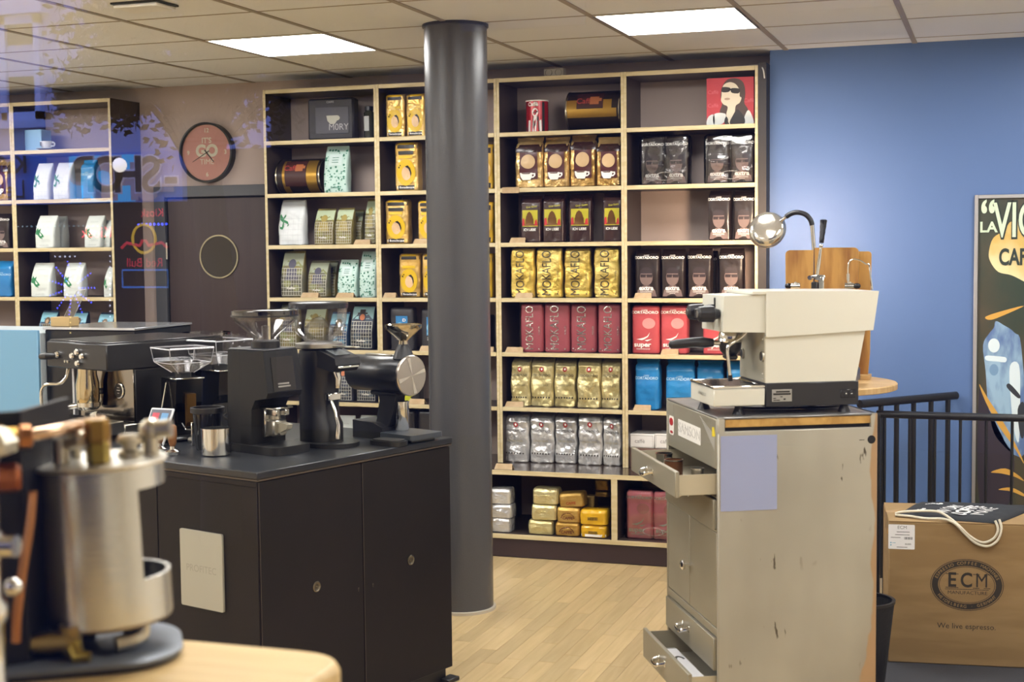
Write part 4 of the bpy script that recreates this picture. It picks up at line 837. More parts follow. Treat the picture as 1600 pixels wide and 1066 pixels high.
ob('group_head', G().lathe([(.03, 1.318), (.038, 1.322), (.038, 1.336), (.032, 1.352)], 28, TR(.088, .15, 0)), chrome, t)
pf = ob('portafilter', G().lathe([(.02, 1.268), (.033, 1.285), (.036, 1.3), (.037, 1.319), (.03, 1.319)], 28, TR(.088, .15, 0)).box(.07, .106, .12, .18, 1.256, 1.272, .006), black, t)
ob('portafilter_neck', G().cyl((.056, .15, 1.31), (.02, .15, 1.311), .009, .0075).lathe([(.039, 1.312), (.041, 1.316), (.039, 1.324)], 28, TR(.088, .15, 0)), chrome, pf)
ob('portafilter_handle', G().tube([(.03, .15, 1.311), (-.005, .15, 1.312), (-.03, .15, 1.313), (-.09, .15, 1.309), (-.112, .15, 1.307), (-.117, .15, 1.306)], [.013, .0185, .0165, .0155, .013, .006], 16), black, pf)
ob('steam_wand', G().tube([(.125, .1, 1.345), (.105, .1, 1.327), (.072, .1, 1.308), (.063, .1, 1.292), (.066, .1, 1.25), (.071, .1, 1.205)], .0058, 10, smooth=4), chrome, t); ob('wand_tip', G().cyl((.0705, .1, 1.209), (.0725, .1, 1.19), .0075), black, t)
np_ = ob('nameplate', G().box(.187, .253, b0-.001, b0+.001, 1.127, 1.166, .0003), M('nameplate_alu', 'a5a5a3', .35, .6), t)
ob('nameplate_print', G().box(.191, .249, b0-.0014, b0, 1.148, 1.154, 0).box(.2, .246, b0-.0014, b0, 1.156, 1.161, 0).box(.191, .213, b0-.0014, b0, 1.130, 1.133, 0).box(.191, .2, b0-.0014, b0, 1.136, 1.139, 0).box(.225, .232, b0-.0014, b0, 1.132, 1.137, 0).box(.214, .222, b0-.0014, b0, 1.141, 1.144, 0), blk, np_, flat=True)
sw = ob('switch_plate', G().box(.416, .467, b0-.002, b0+.002, 1.133, 1.161, .003), M('switch_black', '121213', .25), t)
ob('switch_rocker', G().box(.427, .441, b0-.004, b0, 1.139, 1.155, .001).box(.444, .458, b0-.004, b0, 1.139, 1.155, .001), M('rocker_black', '1a1a1b', .2), sw); ob('switch_mark', G().sph((.434, b0-.004, 1.147), .0022, 8).box(.45, .4555, b0-.0045, b0-.0035, 1.146, 1.148, 0), white, sw)
tag(ob('power_cable', G().tube([(.47, .2, 1.13), (.5, .21, 1.098), (.46, .17, 1.09), (.3, .16, 1.09), (.15, .2, 1.09), (.2, .3, 1.09), (.45, .32, 1.09)], .004, 7, smooth=6), black, None, CB.o, CB.rz), 'black power cable curled under the cream espresso machine', 'cable')
# ------------------------------------------------------------ round bar table behind, boards, lamp, lever machine
TX, TY, TZ = 3.135, -.8, 1.012
beech = M('beech_top', 'c9a877', .45, col2='b8955f', scale=5, stretch=(1, 8, 1))
t = thing('bar_table', 'round pale wood bar table behind the cream machine', 'table', (TX, TY, 0))
ob('tabletop', G().lathe([(.37, TZ-.03), (.38, TZ-.026), (.38, TZ-.004), (.376, TZ)], 56), beech, t); ob('post', G().lathe([(.032, .02), (.032, TZ-.03)], 24), M('pale_post', '9f978c', .5), t); ob('base', G().lathe([(.24, 0), (.24, .012), (.04, .03)], 40), blackm, t)
olive = M('olive_wood', '8a5a26', .4, col2='bb8c48', scale=3, stretch=(7, 1, 1.1), lo=.34, hi=.62, bump=.04, bscale=20, bstretch=(8, 1, 1))
def board(label, x0, x1, ztop, y, r0, r1, z0=1.035, dx=0):
    a, b = PY(x0, 450, y).x, PY(x1, 450, y).x; zt = PY((x0+x1)/2, ztop, y).z; pl = []
    for (cx_, cz_, r, a0) in ((b-r1, zt-r1, r1, 0), (a+r0, zt-r0, r0, 90)):
        for i in range(6): an = math.radians(a0+90*i/5); pl.append((cx_+r*math.cos(an), cz_+r*math.sin(an)))
    pl += [(a+.005, z0+.1), (a+.012, z0), (b-.012, z0), (b-.004, z0+.1)]
    t_ = thing('cutting_board', label, 'cutting board', ((a+b)/2, y, TZ)); m_ = (a+b)/2
    ob('board', G().prism([(p_[0]-m_, p_[1]-TZ) for p_ in pl], 0, .026), olive, t_, ang=.5)
    for s_ in (-1, 1): ob('foot', G().box(s_*(b-a)*.25-.02, s_*(b-a)*.25+.02, -.03, .05, 0, z0-TZ, .002), beech, t_)
board('olive wood cutting board, leftmost of three behind the cream machine', 1227, 1271, 391, -.74, .02, .004)
board('wide olive wood cutting board, middle of three behind the lever', 1272.5, 1341, 387, -.74, .004, .022)
board('narrow olive wood cutting board at the right, by the thin steam pipe', 1333, 1361, 393, -.65, .004, .015)
t = thing('desk_lamp', 'chrome disc lamp with black bent arm above the cutting boards', 'lamp', (3.04, -.6, TZ))
q = PY(1272, 389, -.6)-V((3.04, -.6, TZ)); e = PY(1269, 352, -.6)-V((3.04, -.6, TZ)); h_ = PY(1197, 357, -.6)-V((3.04, -.6, TZ))
ob('base', G().lathe([(.07, 0), (.07, .012), (.01, .018)], 32, TR(q.x, 0, 0)), black, t)
ob('stem', G().tube([(q.x, 0, .01), (q.x, 0, .3), (q.x, 0, q.z), (e.x, 0, e.z)], .0095, 14), chrome, t)
arm = [PY(u, v, -.6)-V((3.04, -.6, TZ)) for u, v in ((1269, 352), (1266, 343), (1258, 335), (1246, 332), (1236, 334), (1228, 339), (1222, 344))]
ob('flexible_arm', G().tube(arm[:6], .0115, 12, smooth=4), black, t); ob('arm_joint', G().tube([arm[5], arm[6], h_+V((.05, .02, .02))], .008, 12), chrome, t)
nrm = (V((-.10, -.9, .28))).normalized(); Th = TR(*h_) @ V((0, 0, 1)).rotation_difference(nrm).to_matrix().to_4x4()
ob('lamp_head', G().lathe([(.001, .012), (.05, .01), (.075, .003), (.083, -.008), (.085, -.02), (.08, -.034), (.074, -.034), (.076, -.012), (.001, -.004)], 48, Th, cap0=False, cap1=False), M('lamp_mirror', 'e0ddd5', .14, .9), t)
ob('lamp_rim', G().lathe([(.085, -.02), (.0875, -.024), (.085, -.03), (.083, -.026)], 48, Th, closed=True), steel, t)
ob('bulb', G().lathe([(.001, -.02), (.06, -.02), (.06, -.024), (.001, -.024)], 32, Th), M('lamp_glow', 'ffffff', .5, emit=(1, .72, .48), es=420), t)
LV = V((3.2, -.95, TZ))
t = thing('lever_espresso_machine', 'chrome lever espresso machine with black ball knobs half hidden behind the cream one', 'espresso machine', LV)
def lp(u, v, y=-.95): return PY(u, v, y)-LV
ob('base', G().box(-.1, .16, -.1, .1, .012, .08, .01), M('lever_base', '2a2a2b', .3), t)
for sx in (-.08, .14):
    for sy in (-.08, .08): ob('foot', G().lathe([(.014, 0), (.01, .012)], 14, TR(sx, sy, 0)), black, t)
lb = lp(1277, 447)
ob('boiler', G().lathe([(.05, .08), (.055, .09), (.055, lb.z-.05), (.04, lb.z-.02)], 30, TR(lb.x+.03, .02, 0)), chrome, t)
ob('lever_block', G().box(lb.x-.024, lb.x+.002, -.02, .02, lb.z-.06, lb.z+.018, .003), black, t)
ob('lever_fork', G().box(lb.x-.03, lb.x+.035, -.012, .012, lb.z+.03, lb.z+.048, .005).box(lb.x+.005, lb.x+.03, -.016, .016, lb.z-.06, lb.z+.04, .004).cyl((lb.x-.03, -.02, lb.z+.036), (lb.x-.03, .02, lb.z+.036), .01).cyl((lb.x+.004, -.026, lb.z+.036), (lb.x+.004, .026, lb.z+.036), .011), chrome, t)
p0, p1, p2, p3 = lp(1276, 437), lp(1283, 384), lp(1283.5, 380), lp(1287, 344)
lv = ob('lever', G().tube([p0, (p0+p1)/2, p1], [.007, .0085, .0055], 12).sph(p1, .009), chrome, t)
ob('lever_handle', G().tube([p2, p2.lerp(p3, .25), p2.lerp(p3, .28), p2.lerp(p3, .5), p2.lerp(p3, .53), p2.lerp(p3, .75), p2.lerp(p3, .78), p3, p3+V((0, 0, .003))], [.0095, .0115, .01, .013, .0115, .0145, .0135, .0155, .008], 16), M('navy_black_handle', '14161f', .2), lv)
for u, s_ in ((1232, 1), (1339, -1)):
    c_ = lp(u, 447); kx = ob('valve', G().cyl(c_+V((s_*.012, 0, 0)), c_+V((s_*.05, 0, 0)), .014).cyl(c_+V((s_*.03, 0, -.06)), c_+V((s_*.03, 0, .018)), .007), chrome, t); ob('valve_knob', G().sph(c_, .0125, 14, (1.3, 1, 1)), M('ball_black', '101012', .12), kx)
pipe = [lp(u, v) for u, v in ((1325, 447), (1325, 432), (1325, 418), (1327, 409), (1333, 405.5), (1343, 407), (1353, 413), (1358, 414), (1360, 430), (1363, 453))]
ob('steam_pipe', G().tube(pipe, .0036, 8, smooth=3), chrome, t); ob('pipe_collar', G().cyl(pipe[1]-V((0, 0, .02)), pipe[1]+V((0, 0, .012)), .007), chrome, t)
# ------------------------------------------------------------ railings
rl = M('railing_black', '16171a', .35)
t = thing('railing', 'black stair railing parallel to the blue wall behind the cardboard box', 'railing', (3.43, -.85, 0))
ob('handrail', G().tube([(0, 0, .88), (1.6, -.02, .88)], .0165, 14), rl, t)
for i in range(14): ob('baluster', G().cyl((.035+i*.105, 0, .05), (.035+i*.105, 0, .87), .0065, n=10), rl, t)
ob('bottom_rail', G().box(0, 1.6, -.012, .012, .04, .065), rl, t); ob('post', G().box(-.018, .018, -.018, .018, 0, .88, .002), rl, t)
e0 = V((3.735, .09, .872)); e1 = V((3.317, -.40, .872)); dd = (e1-e0)
t = thing('railing', 'short black railing running from the blue wall toward the bar table', 'railing', (e0.x, e0.y, 0))
ob('handrail', G().tube([(0, 0, e0.z), (dd.x, dd.y, e0.z)], .02, 14), rl, t)
for u in (1376, 1400.5, 1427, 1454, 1480.5):
    d_ = ray(u, 700); nx = V((dd.y, -dd.x, 0)); k = ((e0-CAM).dot(nx))/d_.dot(nx); p = CAM+d_*k-e0
    ob('baluster', G().cyl((p.x, p.y, .03), (p.x, p.y, e0.z-.005), .0125, n=12), rl, t)
ob('bottom_rail', G().tube([(0, 0, .04), (dd.x, dd.y, .04)], .012, 8), rl, t)
# ------------------------------------------------------------ poster on the blue wall
a = PY(1523, 303, .1); PW, PH0, PH1 = .95, .25, 1.852
t = thing('framed_poster', 'tall silver framed coffee poster with dark green ground on the blue wall', 'poster', (a.x, .112, 0))
ob('frame', G().box(0, .018, -.02, 0, PH0, PH1).box(PW-.018, PW, -.02, 0, PH0, PH1).box(.018, PW-.018, -.02, 0, PH1-.018, PH1).box(.018, PW-.018, -.02, 0, PH0, PH0+.018), M('silver_frame', 'b3b3b6', .35, .6), t)
ob('sheet', G().box(.018, PW-.018, -.008, -.001, PH0+.018, PH1-.018, 0), M('poster_green', '2c3a30', .4, col2='4a4334', scale=3, stretch=(1, 1, .6)), t)
def pa(name, mat, polys, lay):
    g = G()
    for pl in polys: g.prism([(min(max(x, .019), PW-.019), z) for x, z in soft(pl)], -.008-.0005*lay, -.0075)
    ob(name, g, mat, t, flat=True)
def ppx(l): return [(p_.x-a.x, p_.z) for p_ in (PY(u, v, .104) for u, v in l)]
pa('cloud', M('poster_cream', 'd9cfa2', .5, col2='c7a95e', scale=4), [ppx([(1545, 395), (1552, 372), (1570, 360), (1582, 345)])+[(.3, 1.74), (.7, 1.74), (.8, 1.5), (.6, 1.38), (.35, 1.36)]+ppx([(1600, 440), (1580, 430), (1560, 425), (1548, 410)])], 1)
pa('urn', M('poster_pale_blue', '8fb0cc', .5, col2='5570a0', scale=5, stretch=(3, 1, 1)), [ppx([(1536, 540), (1545, 522), (1553, 512), (1556, 502), (1568, 508), (1585, 520), (1596, 545)])+[(.25, .6), (.12, .66)]+ppx([(1545, 640), (1540, 580)])], 2)
pa('urn_light', M('poster_ice', 'cfe0ea', .5), [ppx([(1578, 572), (1592, 570), (1594, 620), (1592, 690), (1584, 670), (1579, 620)]), ppx([(1541, 556), (1560, 557), (1572, 559), (1571, 566), (1558, 565), (1541, 563)])], 3)
pa('gauge_print', M('poster_steel', '6f93b8', .5), [ppx(ell(1553, 578, 7, 9, 14))], 4); pa('gauge_print', M('poster_ice'), [ppx(ell(1553, 540, 9, 11, 14))], 3)
pa('flame', M('poster_gold', 'c79a45', .5), [ppx([(1530, 600), (1545, 625), (1565, 655), (1590, 700), (1600, 725), (1585, 700), (1560, 665), (1540, 628)]), ppx([(1548, 738), (1570, 732), (1590, 742), (1600, 752), (1585, 745), (1565, 740)]), ppx([(1560, 765), (1580, 762), (1600, 772), (1600, 776), (1580, 768)]), ppx([(1540, 495), (1570, 485), (1600, 478), (1570, 492), (1548, 500)])], 3)
pa('dark_stroke', M('poster_violet', '2e2733', .5), [ppx([(1530, 610), (1545, 640), (1570, 690), (1585, 720), (1575, 790), (1531, 790)])], 2)
pa('lever_print', M('poster_ink', '2b3038', .5), [ppx([(1573, 605), (1578, 600), (1594, 618), (1590, 622)]), ppx([(1590, 640), (1600, 630), (1600, 680), (1594, 680)])], 4)
pl_ = M('poster_mint', 'c3d6bf', .5); po = M('poster_outline', '23302a', .5)
def ptx(tx, u, v, s_, mat, lay, b_=.03, sx=1):
    q = PY(u, v, .104); q.x -= sx*s_*min(p_[0] for p_ in txt(tx, b_)[0]); ob('lettering', G().text(tx, s_, TR(q.x-a.x, -.009-.0005*lay, q.z) @ FACE_Y @ Matrix.Diagonal((sx, 1, 1, 1)), b_), mat, t, flat=True)
ptx('“', 1533, 343, .23, pl_, 4, .02, .7); ptx('VICTORIA', 1549, 347, .235, po, 3, .06, .55); ptx('VICTORIA', 1551.5, 347, .235, pl_, 4, .015, .55); ptx('LA', 1531.5, 356, .07, pl_, 4, .03); ptx('CAFFE', 1561, 403, .11, po, 4, .03, .62)
# ------------------------------------------------------------ cardboard box, cloth bag, bin
BX = Fr(3.539, -1.622, -7.1); bz = .553
cdb = M('cardboard', '957a52', .75, col2='8b7049', scale=3, stretch=(1, 1, 6), bump=.03, bscale=80, bstretch=(1, 1, 12))
t = thing('cardboard_box', 'large brown cardboard box with dark oval emblem by the railing', 'box', BX.o, BX.rz)
ob('box_body', G().box(0, .585, 0, .40, 0, bz-.004, .004), cdb, t)
for y0, y1 in ((0.001, .199), (.201, .399)): ob('flap', G().box(.001, .584, y0, y1, bz-.004, bz, .001), cdb, t)
ob('tape', G().box(-.0006, .5856, .175, .225, bz-.0, bz+.0006, 0).box(-.0008, -.0001, .175, .225, bz-.07, bz, 0), M('packing_tape', 'b39263', .25), t)
E_ = (.2905, .3135); bi = M('box_ink', '2b2620', .6); bc = M('box_bare', '957a52', .75)
def bp(pl, lay): return G().prism(pl, -.0004*lay, .0002)
def oval(rx, ry, rx2, ry2, lay):
    n = 48; v = []; 
    for r_ in ((rx, ry), (rx2, ry2)): v += [(E_[0]+r_[0]*math.cos(2*PI*i/n), -.0004*lay, E_[1]+r_[1]*math.sin(2*PI*i/n)) for i in range(n)]
    return G().add(v, [(i, (i+1) % n, n+(i+1) % n, n+i) for i in range(n)])
g = oval(.1345, .1, .132, .0975, 1); g.add(*(lambda q: (q.v, q.f))(oval(.129, .095, .106, .0735, 1))); g.add(*(lambda q: (q.v, q.f))(oval(.1025, .071, .1005, .069, 1))); ob('emblem', g, bi, t, flat=True)
def arctext(tx, mid, step, up):
    g = G(); n = len(tx); rx, ry = .1175, .0842
    for i, ch in enumerate(tx):
        if ch == ' ': continue
        th = mid-(i-(n-1)/2)*step*(1 if up else -1); px, pz = E_[0]+rx*math.cos(th), E_[1]+ry*math.sin(th); tang = math.atan2(ry*math.cos(th), -rx*math.sin(th)); rot = tang+PI if up else tang
        g.text(ch, .0165, TR(px, -.0009, pz) @ FACE_Y @ RZ(rot), .01)
    return g
g = arctext('ESPRESSO COFFEE MACHINES', PI/2, .108, True); g.add(*(lambda q: (q.v, q.f))(arctext('HEIDELBERG · GERMANY', -PI/2, .108, False))); ob('emblem_lettering', g, bc, t, flat=True)
g = G().text('E', .078, TR(E_[0]-.055, -.0006, E_[1]+.016) @ FACE_Y @ Matrix.Diagonal((.85, 1, 1, 1)), .02).text('C', .078, TR(E_[0]-.002, -.0006, E_[1]+.016) @ FACE_Y @ Matrix.Diagonal((.82, 1, 1, 1)), .02).text('M', .078, TR(E_[0]+.054, -.0006, E_[1]+.016) @ FACE_Y @ Matrix.Diagonal((.8, 1, 1, 1)), .02)
for x0 in (-.078, -.055, .022, .062):                                        # slab serifs of the big letters
    for dz in (.0415, -.0115): g.box(E_[0]+x0, E_[0]+x0+.024, -.0006, 0, E_[1]+dz-.0012, E_[1]+dz+.0012, 0)
g.box(E_[0]-.08, E_[0]+.08, -.0006, 0, E_[1]-.0185, E_[1]-.0165, 0).text('MANUFACTURE', .0185, TR(E_[0]+.002, -.0006, E_[1]-.031) @ FACE_Y @ Matrix.Diagonal((1.1, 1, 1, 1)), .01)
g.text('We live espresso.', .03, TR(E_[0]+.0, -.0006, .152) @ FACE_Y, 0); ob('lettering', g, bi, t, flat=True)
lb_ = ob('shipping_label', G().prism(rrect(-.001, .097, .444, .5395, .004), -.0008, .0002), paperw, t, flat=True)
g = G().text('ECM', .018, TR(.05, -.001, .528) @ FACE_Y, .02)
for x0, x1, z in ((.03, .078, .511), (.024, .078, .5), (.008, .044, .489), (.03, .07, .452)): g.box(x0, x1, -.001, -.0005, z-.0012, z+.0012, 0)
for i in range(9): g.box(.058+i*.0035, .0595+i*.0035+(.001 if i % 3 else 0), -.001, -.0005, .482, .492, 0)
for i in range(8): g.box(.061+i*.003, .0625+i*.003, -.001, -.0005, .461, .467, 0)
ob('label_print', g, M('label_grey', '5d5d62', .6), lb_, flat=True); ob('label_mark', G().box(.006, .011, -.001, -.0005, .466, .471, 0).box(.006, .011, -.001, -.0005, .457, .462, 0).box(.014, .026, -.001, -.0005, .467, .469, 0), M('label_blue', '6aa7c4', .6), lb_, flat=True)
ob('side_sticker', G().box(-.0008, .0002, .06, .075, .49, .51, 0), M('orange_sticker', 'd89a2a', .6), t)
# cloth bag lying on the box
cl_ = M('black_canvas', '22252a', .85, bump=.2, bscale=500)
t = thing('drawstring_bag', 'black cloth drawstring bag with white print lying on the cardboard box', 'bag', BX.W(0, 0, bz+.0008), BX.rz)
c4 = [(.03, .085), (.40, -.0045), (.60, .36), (.13, .375)]; nn = 18
def bl4(s_, t_): return V(c4[0]).lerp(V(c4[1]), s_).lerp(V(c4[3]).lerp(V(c4[2]), s_), t_)
def hgt(x, y): return .016+.006*noise.noise(V((x*9, y*9, 1)))+.003*noise.noise(V((x*25, y*25, 4)))
top = []; bot = []
for i in range(nn+1):
    for j in range(nn+1):
        p = bl4(i/nn, j/nn); e_ = min(i, j, nn-i, nn-j); k = min(1, e_/2.2); top.append((p.x, p.y, .003+hgt(p.x, p.y)*k**.6)); bot.append((p.x, p.y, .0))
N1 = nn+1; f = []
for i in range(nn):
    for j in range(nn): q_ = (i*N1+j, (i+1)*N1+j, (i+1)*N1+j+1, i*N1+j+1); f += [q_, tuple(x+N1*N1 for x in q_)]
rim_ = [i*N1 for i in range(nn)]+[nn*N1+j for j in range(nn)]+[i*N1+nn for i in range(nn, 0, -1)]+[j for j in range(nn, 0, -1)]
f += [(rim_[i], rim_[(i+1) % len(rim_)], rim_[(i+1) % len(rim_)]+N1*N1, rim_[i]+N1*N1) for i in range(len(rim_))]
ob('bag_cloth', G().add(top+bot, f), cl_, t, ang=1.2)
g = G()
def btext(tx, x, y, s_, rot, sx=1):
    vv, ff = txt(tx, .03); c_, s2 = math.cos(rot), math.sin(rot); o_ = []
    for px, py in vv: X_, Y_ = x+s_*(px*sx*c_-py*s2), y+s_*(px*sx*s2+py*c_); o_.append((X_, Y_, .0058+hgt(X_, Y_)))
    g.add(o_, ff)
for i, tx in enumerate(('MAKE', 'COFFEE', 'WORK')): btext(tx, .37-i*.062, .135+i*.02, .078, math.radians(62), .8)
btext('coffee', .125, .12, .03, math.radians(62)); btext('coffee', .19, .29, .03, math.radians(20))
ob('print', g, M('canvas_print_white', 'e4e4e2', .7), t, flat=True)
rope = M('cotton_rope', 'd9d2c0', .8, bump=.5, bscale=250, bstretch=(1, 1, 1))
W_ = lambda l: [V(q_) for q_ in l]
ob('drawstring', G().tube(W_([(.39, -.004, .012), (.4, -.012, -.02), (.385, -.012, -.055), (.345, -.012, -.072), (.3, -.0125, -.05), (.26, -.012, -.012), (.23, .005, .012), (.19, .045, .03), (.13, .06, .03), (.06, .075, .022), (.03, .088, .012)]), .0048, 8, smooth=5), rope, t)
ob('drawstring', G().tube(W_([(.405, .0, .016), (.412, -.012, -.015), (.4, -.0125, -.06), (.365, -.0135, -.085), (.32, -.0135, -.075), (.28, -.013, -.04), (.24, -.012, .0), (.2, .01, .01), (.14, .03, .006), (.08, .06, .008), (.03, .084, .006)]), .0048, 8, smooth=5), rope, t)
# dark floor mat and black bin
mat_ = tag(ob('floor_mat', G().box(3.36, 4.6, -2.3, -.95, .0003, .006, .002), M('charcoal_carpet', '3c3d42', .95, bump=.5, bscale=400)), 'charcoal carpet mat under the cardboard box', 'mat')
bpy.data.objects['cardboard_box'].location.z = .006; bpy.data.objects['drawstring_bag'].location.z = bz+.0068
t = thing('waste_bin', 'black fabric bin between the steel cabinet and the cardboard box', 'bin', (3.47, -1.93, .006))
ob('bin_body', G().lathe([(.075, 0), (.082, .02), (.112, .3), (.114, .315), (.108, .315), (.078, .01), (.001, .008)], 28, cap1=False), M('black_bin_fabric', '1b1b1c', .8, bump=.3, bscale=60), t); ob('bin_rim', G().lathe([(.106, .308), (.117, .308), (.117, .318), (.106, .318)], 28, closed=True), black, t)
# ------------------------------------------------------------ black display counter
CT = Fr(1.709, -3.243, 17.5); ct = .922
cbk = M('black_stained_board', '1f1b1a', .5, col2='1b1817', scale=2, spec=.2); ctop = M('black_countertop', '202226', .34, col2='26282d', scale=7, bump=.03, bscale=120)
AL, BL = -1.75, .978
t = thing('display_counter', 'long black display counter holding grinders and espresso machine', 'counter', CT.o, CT.rz)
ob('carcass', G().box(AL, -.02, .004, BL-.004, .05, ct-.03, .002), cbk, t)
ob('countertop', G().box(AL-.005, .006, -.008, BL+.006, ct-.024, ct, .003), ctop, t)
ob('edge_strip', G().box(AL, .003, -.0045, BL+.003, ct-.031, ct-.0245, .001), M('worn_edge', '4a4138', .5), t)
ob('plinth', G().box(AL+.02, -.02, .02, BL-.02, .0, .05), black, t); ob('corner_foot', G().box(-.03, .018, BL-.05, BL+.016, .0, .016, .003), black, t)
for b0_, b1_, kb, kh in ((.004, .4875, .255, .462), (.4915, BL-.004, .74, .536)):
    d = ob('door', G().box(-.0195, .0, b0_, b1_, .055, ct-.034, .002), cbk, t)
    ob('door_edge', G().box(-.0004, .0006, b0_ if b0_ < .1 else b0_-.0005, b0_+.0014, .06, ct-.035, 0), M('worn_edge'), d)
    ob('lock_disc', G().lathe([(.0, 0), (.0185, 0), (.0185, .003), (.015, .004), (.013, .0025), (.006, .002), (.0, .004)], 24, TR(0, kb, .503) @ RY(PI/2), cap1=False), M('aged_nickel', '7a756a', .25, .9), d)
    ob('keyhole', G().lathe([(.0035, 0), (.0035, .0006)], 10, TR(0, kh, .455) @ RY(PI/2)).box(0, .0006, kh-.0012, kh+.0012, .444, .455, 0), M('keyhole_brass', '5a5244', .4, .6), d)
ob('front_board', G().box(-.483, -.004, -.002, .004, .06, ct-.05, .001), cbk, t); ob('front_board', G().box(-1.2, -.488, -.002, .004, .06, ct-.05, .001), cbk, t); ob('front_strip', G().box(-1.2, -.002, -.004, .004, ct-.05, ct-.033, .001), cbk, t)
pq = ob('sign_plate', G().prism([(x, z) for x, z in rrect(-.366, -.162, .447, .704, .006)], -.010, -.0025), M('cream_sign', 'a3a298', .5), t, label='cream embossed sign plate')
ob('lettering', G().text('PROFITEC', .033, TR(-.264, -.0104, .577) @ FACE_Y, .0), M('emboss_shade_cream', '908f86', .5), pq, flat=True)  # flat letters in a darker cream paint the shading of the relief
# --- helper: a thing standing on the counter, x toward the aisle (+a), y along the counter (+b)
def on(name, label, cat, a, b, rz=0, z=ct, group=None): return thing(name, label, cat, CT.W(a, b, z+.0005), CT.rz+rz, group)
hop = glassy('hopper_plastic', (.96, .96, .97), .55, .12, .03); smoke = glassy('smoked_lid', (.35, .34, .33), 2.0, .05, .05); gbk = M('grinder_black', '1a1a1b', .5, spec=.3, bump=.06, bscale=500)
# grinder 1
t = on('coffee_grinder', 'matt black grinder with dark touch display and conical hopper, front of counter', 'grinder', -.325, .36, -.06); t.scale = (1, 1, .95)
ob('base', G().prism(rrect(-.135, .14, -.088, .088, .03), 0, .03, 'z'), black, t)
ob('housing', G().prism([(-.12, .03), (.005, .03), (.01, .16), (.03, .195), (.088, .205), (.098, .225), (.078, .375), (-.11, .375)], -.078, .078), gbk, t, ang=.35)
ob('display', G().prism([(.0992, .228), (.0832, .352), (.0812, .352), (.0972, .228)], -.05, .05), M('display_black', '171313', .12), t)
ob('display_text', G().box(.0965, .0975, -.03, .02, .252, .258, 0, RY(0)).box(.0975, .0985, -.03, .025, .242, .248, 0), M('display_grey', '8b8783', .4), t)
fk = ob('fork', G().box(.005, .03, -.035, .035, .055, .165, .003).box(.03, .085, -.03, -.012, .135, .16, .003).box(.03, .085, .012, .03, .135, .16, .003).box(.0, .09, -.045, .045, .16, .168, .003), chrome, t)
ob('spout_block', G().box(.025, .07, -.032, .032, .06, .12, .006).cyl((.045, 0, .12), (.045, 0, .15), .018).cyl((.072, 0, .075), (.078, 0, .075), .012), steel, t)
ob('side_knob', G().prism([(.07, .07), (.115, .09), (.12, .105), (.085, .112), (.07, .105)], -.012, .012), M('cream_metal', 'b9b3a0', .35, .5), t)
ob('top_plate', G().box(-.108, .076, -.074, .074, .3755, .381, .002), M('grey_plate', '55575c', .3), t)
ob('collar', G().lathe([(.05, .381), (.05, .405), (.044, .408)], 32), black, t)
ob('hopper', G().lathe([(.04, .408), (.045, .425), (.105, .478), (.112, .49), (.112, .5)], 40, cap0=False, cap1=False), hop, t)
ob('hopper_core', G().lathe([(.012, .41), (.014, .46), (.003, .465)], 20), hop, t)
ob('hopper_lid', G().lathe([(.112, .5), (.115, .5), (.115, .518), (.11, .522), (.001, .522)], 40, cap0=False), smoke, t)
ob('lid_ring', G().lathe([(.1125, .497), (.117, .497), (.117, .503), (.1125, .503)], 40, closed=True), black, t)
# grinder 2
t = on('coffee_grinder', 'rounded black grinder with flared clear hopper behind the touch display one', 'grinder', -.275, .585, -.06); t.scale = (1, 1, .95)
ob('base', G().prism(ell(.02, 0, .135, .1, 32), 0, .016, 'z'), black, t)
ob('housing', G().rings([[(x*k+dx, y*k, z) for x, y in rrect(-.075, .065, -.07, .07, .05)] for z, k, dx in ((.016, 1.0, 0), (.08, 1.0, 0), (.11, .92, -.01), (.2, .92, -.012), (.26, .98, -.005), (.33, 1.0, 0), (.36, .96, 0))]), black, t)
ob('head', G().prism([(.04, .3), (.12, .285), (.14, .31), (.135, .335), (.05, .365), (.03, .36)], -.06, .06), black, t)
ob('display', G().prism([(.06, .3625), (.112, .344), (.113, .346), (.061, .3645)], -.035, .035), M('grey_screen', '6d7276', .3), t)
ob('head_trim', G().box(.13, .142, -.05, .05, .298, .306, .001), chrome, t)
ob('spout', G().tube([(.07, 0, .29), (.085, 0, .255), (.082, 0, .22)], [.018, .014, .011], 14), chrome, t)
fk = ob('fork', G().box(.045, .07, -.03, .03, .17, .2, .004).tube([(.06, -.012, .17), (.08, -.012, .13), (.095, -.012, .08), (.09, -.012, .03)], [.008, .007, .008, .012], 10), chrome, t)
ob('collar', G().lathe([(.05, .36), (.085, .37), (.085, .385), (.05, .39)], 32, TR(-.01, 0, 0)), steel, t); ob('slide_gate', G().box(.06, .19, -.012, .012, .372, .379, .002), steel, t)
ob('hopper', G().lathe([(.045, .39), (.09, .43), (.1, .47), (.104, .52)], 40, TR(-.01, 0, 0), cap0=False, cap1=False), hop, t)
ob('hopper_core', G().lathe([(.05, .39), (.055, .44), (.02, .48), (.003, .485)], 14, TR(-.01, 0, 0)), hop, t)
ob('hopper_lid', G().lathe([(.107, .518), (.108, .535), (.1, .541), (.001, .542)], 40, TR(-.01, 0, 0)), M('black_lid', '232426', .25), t)
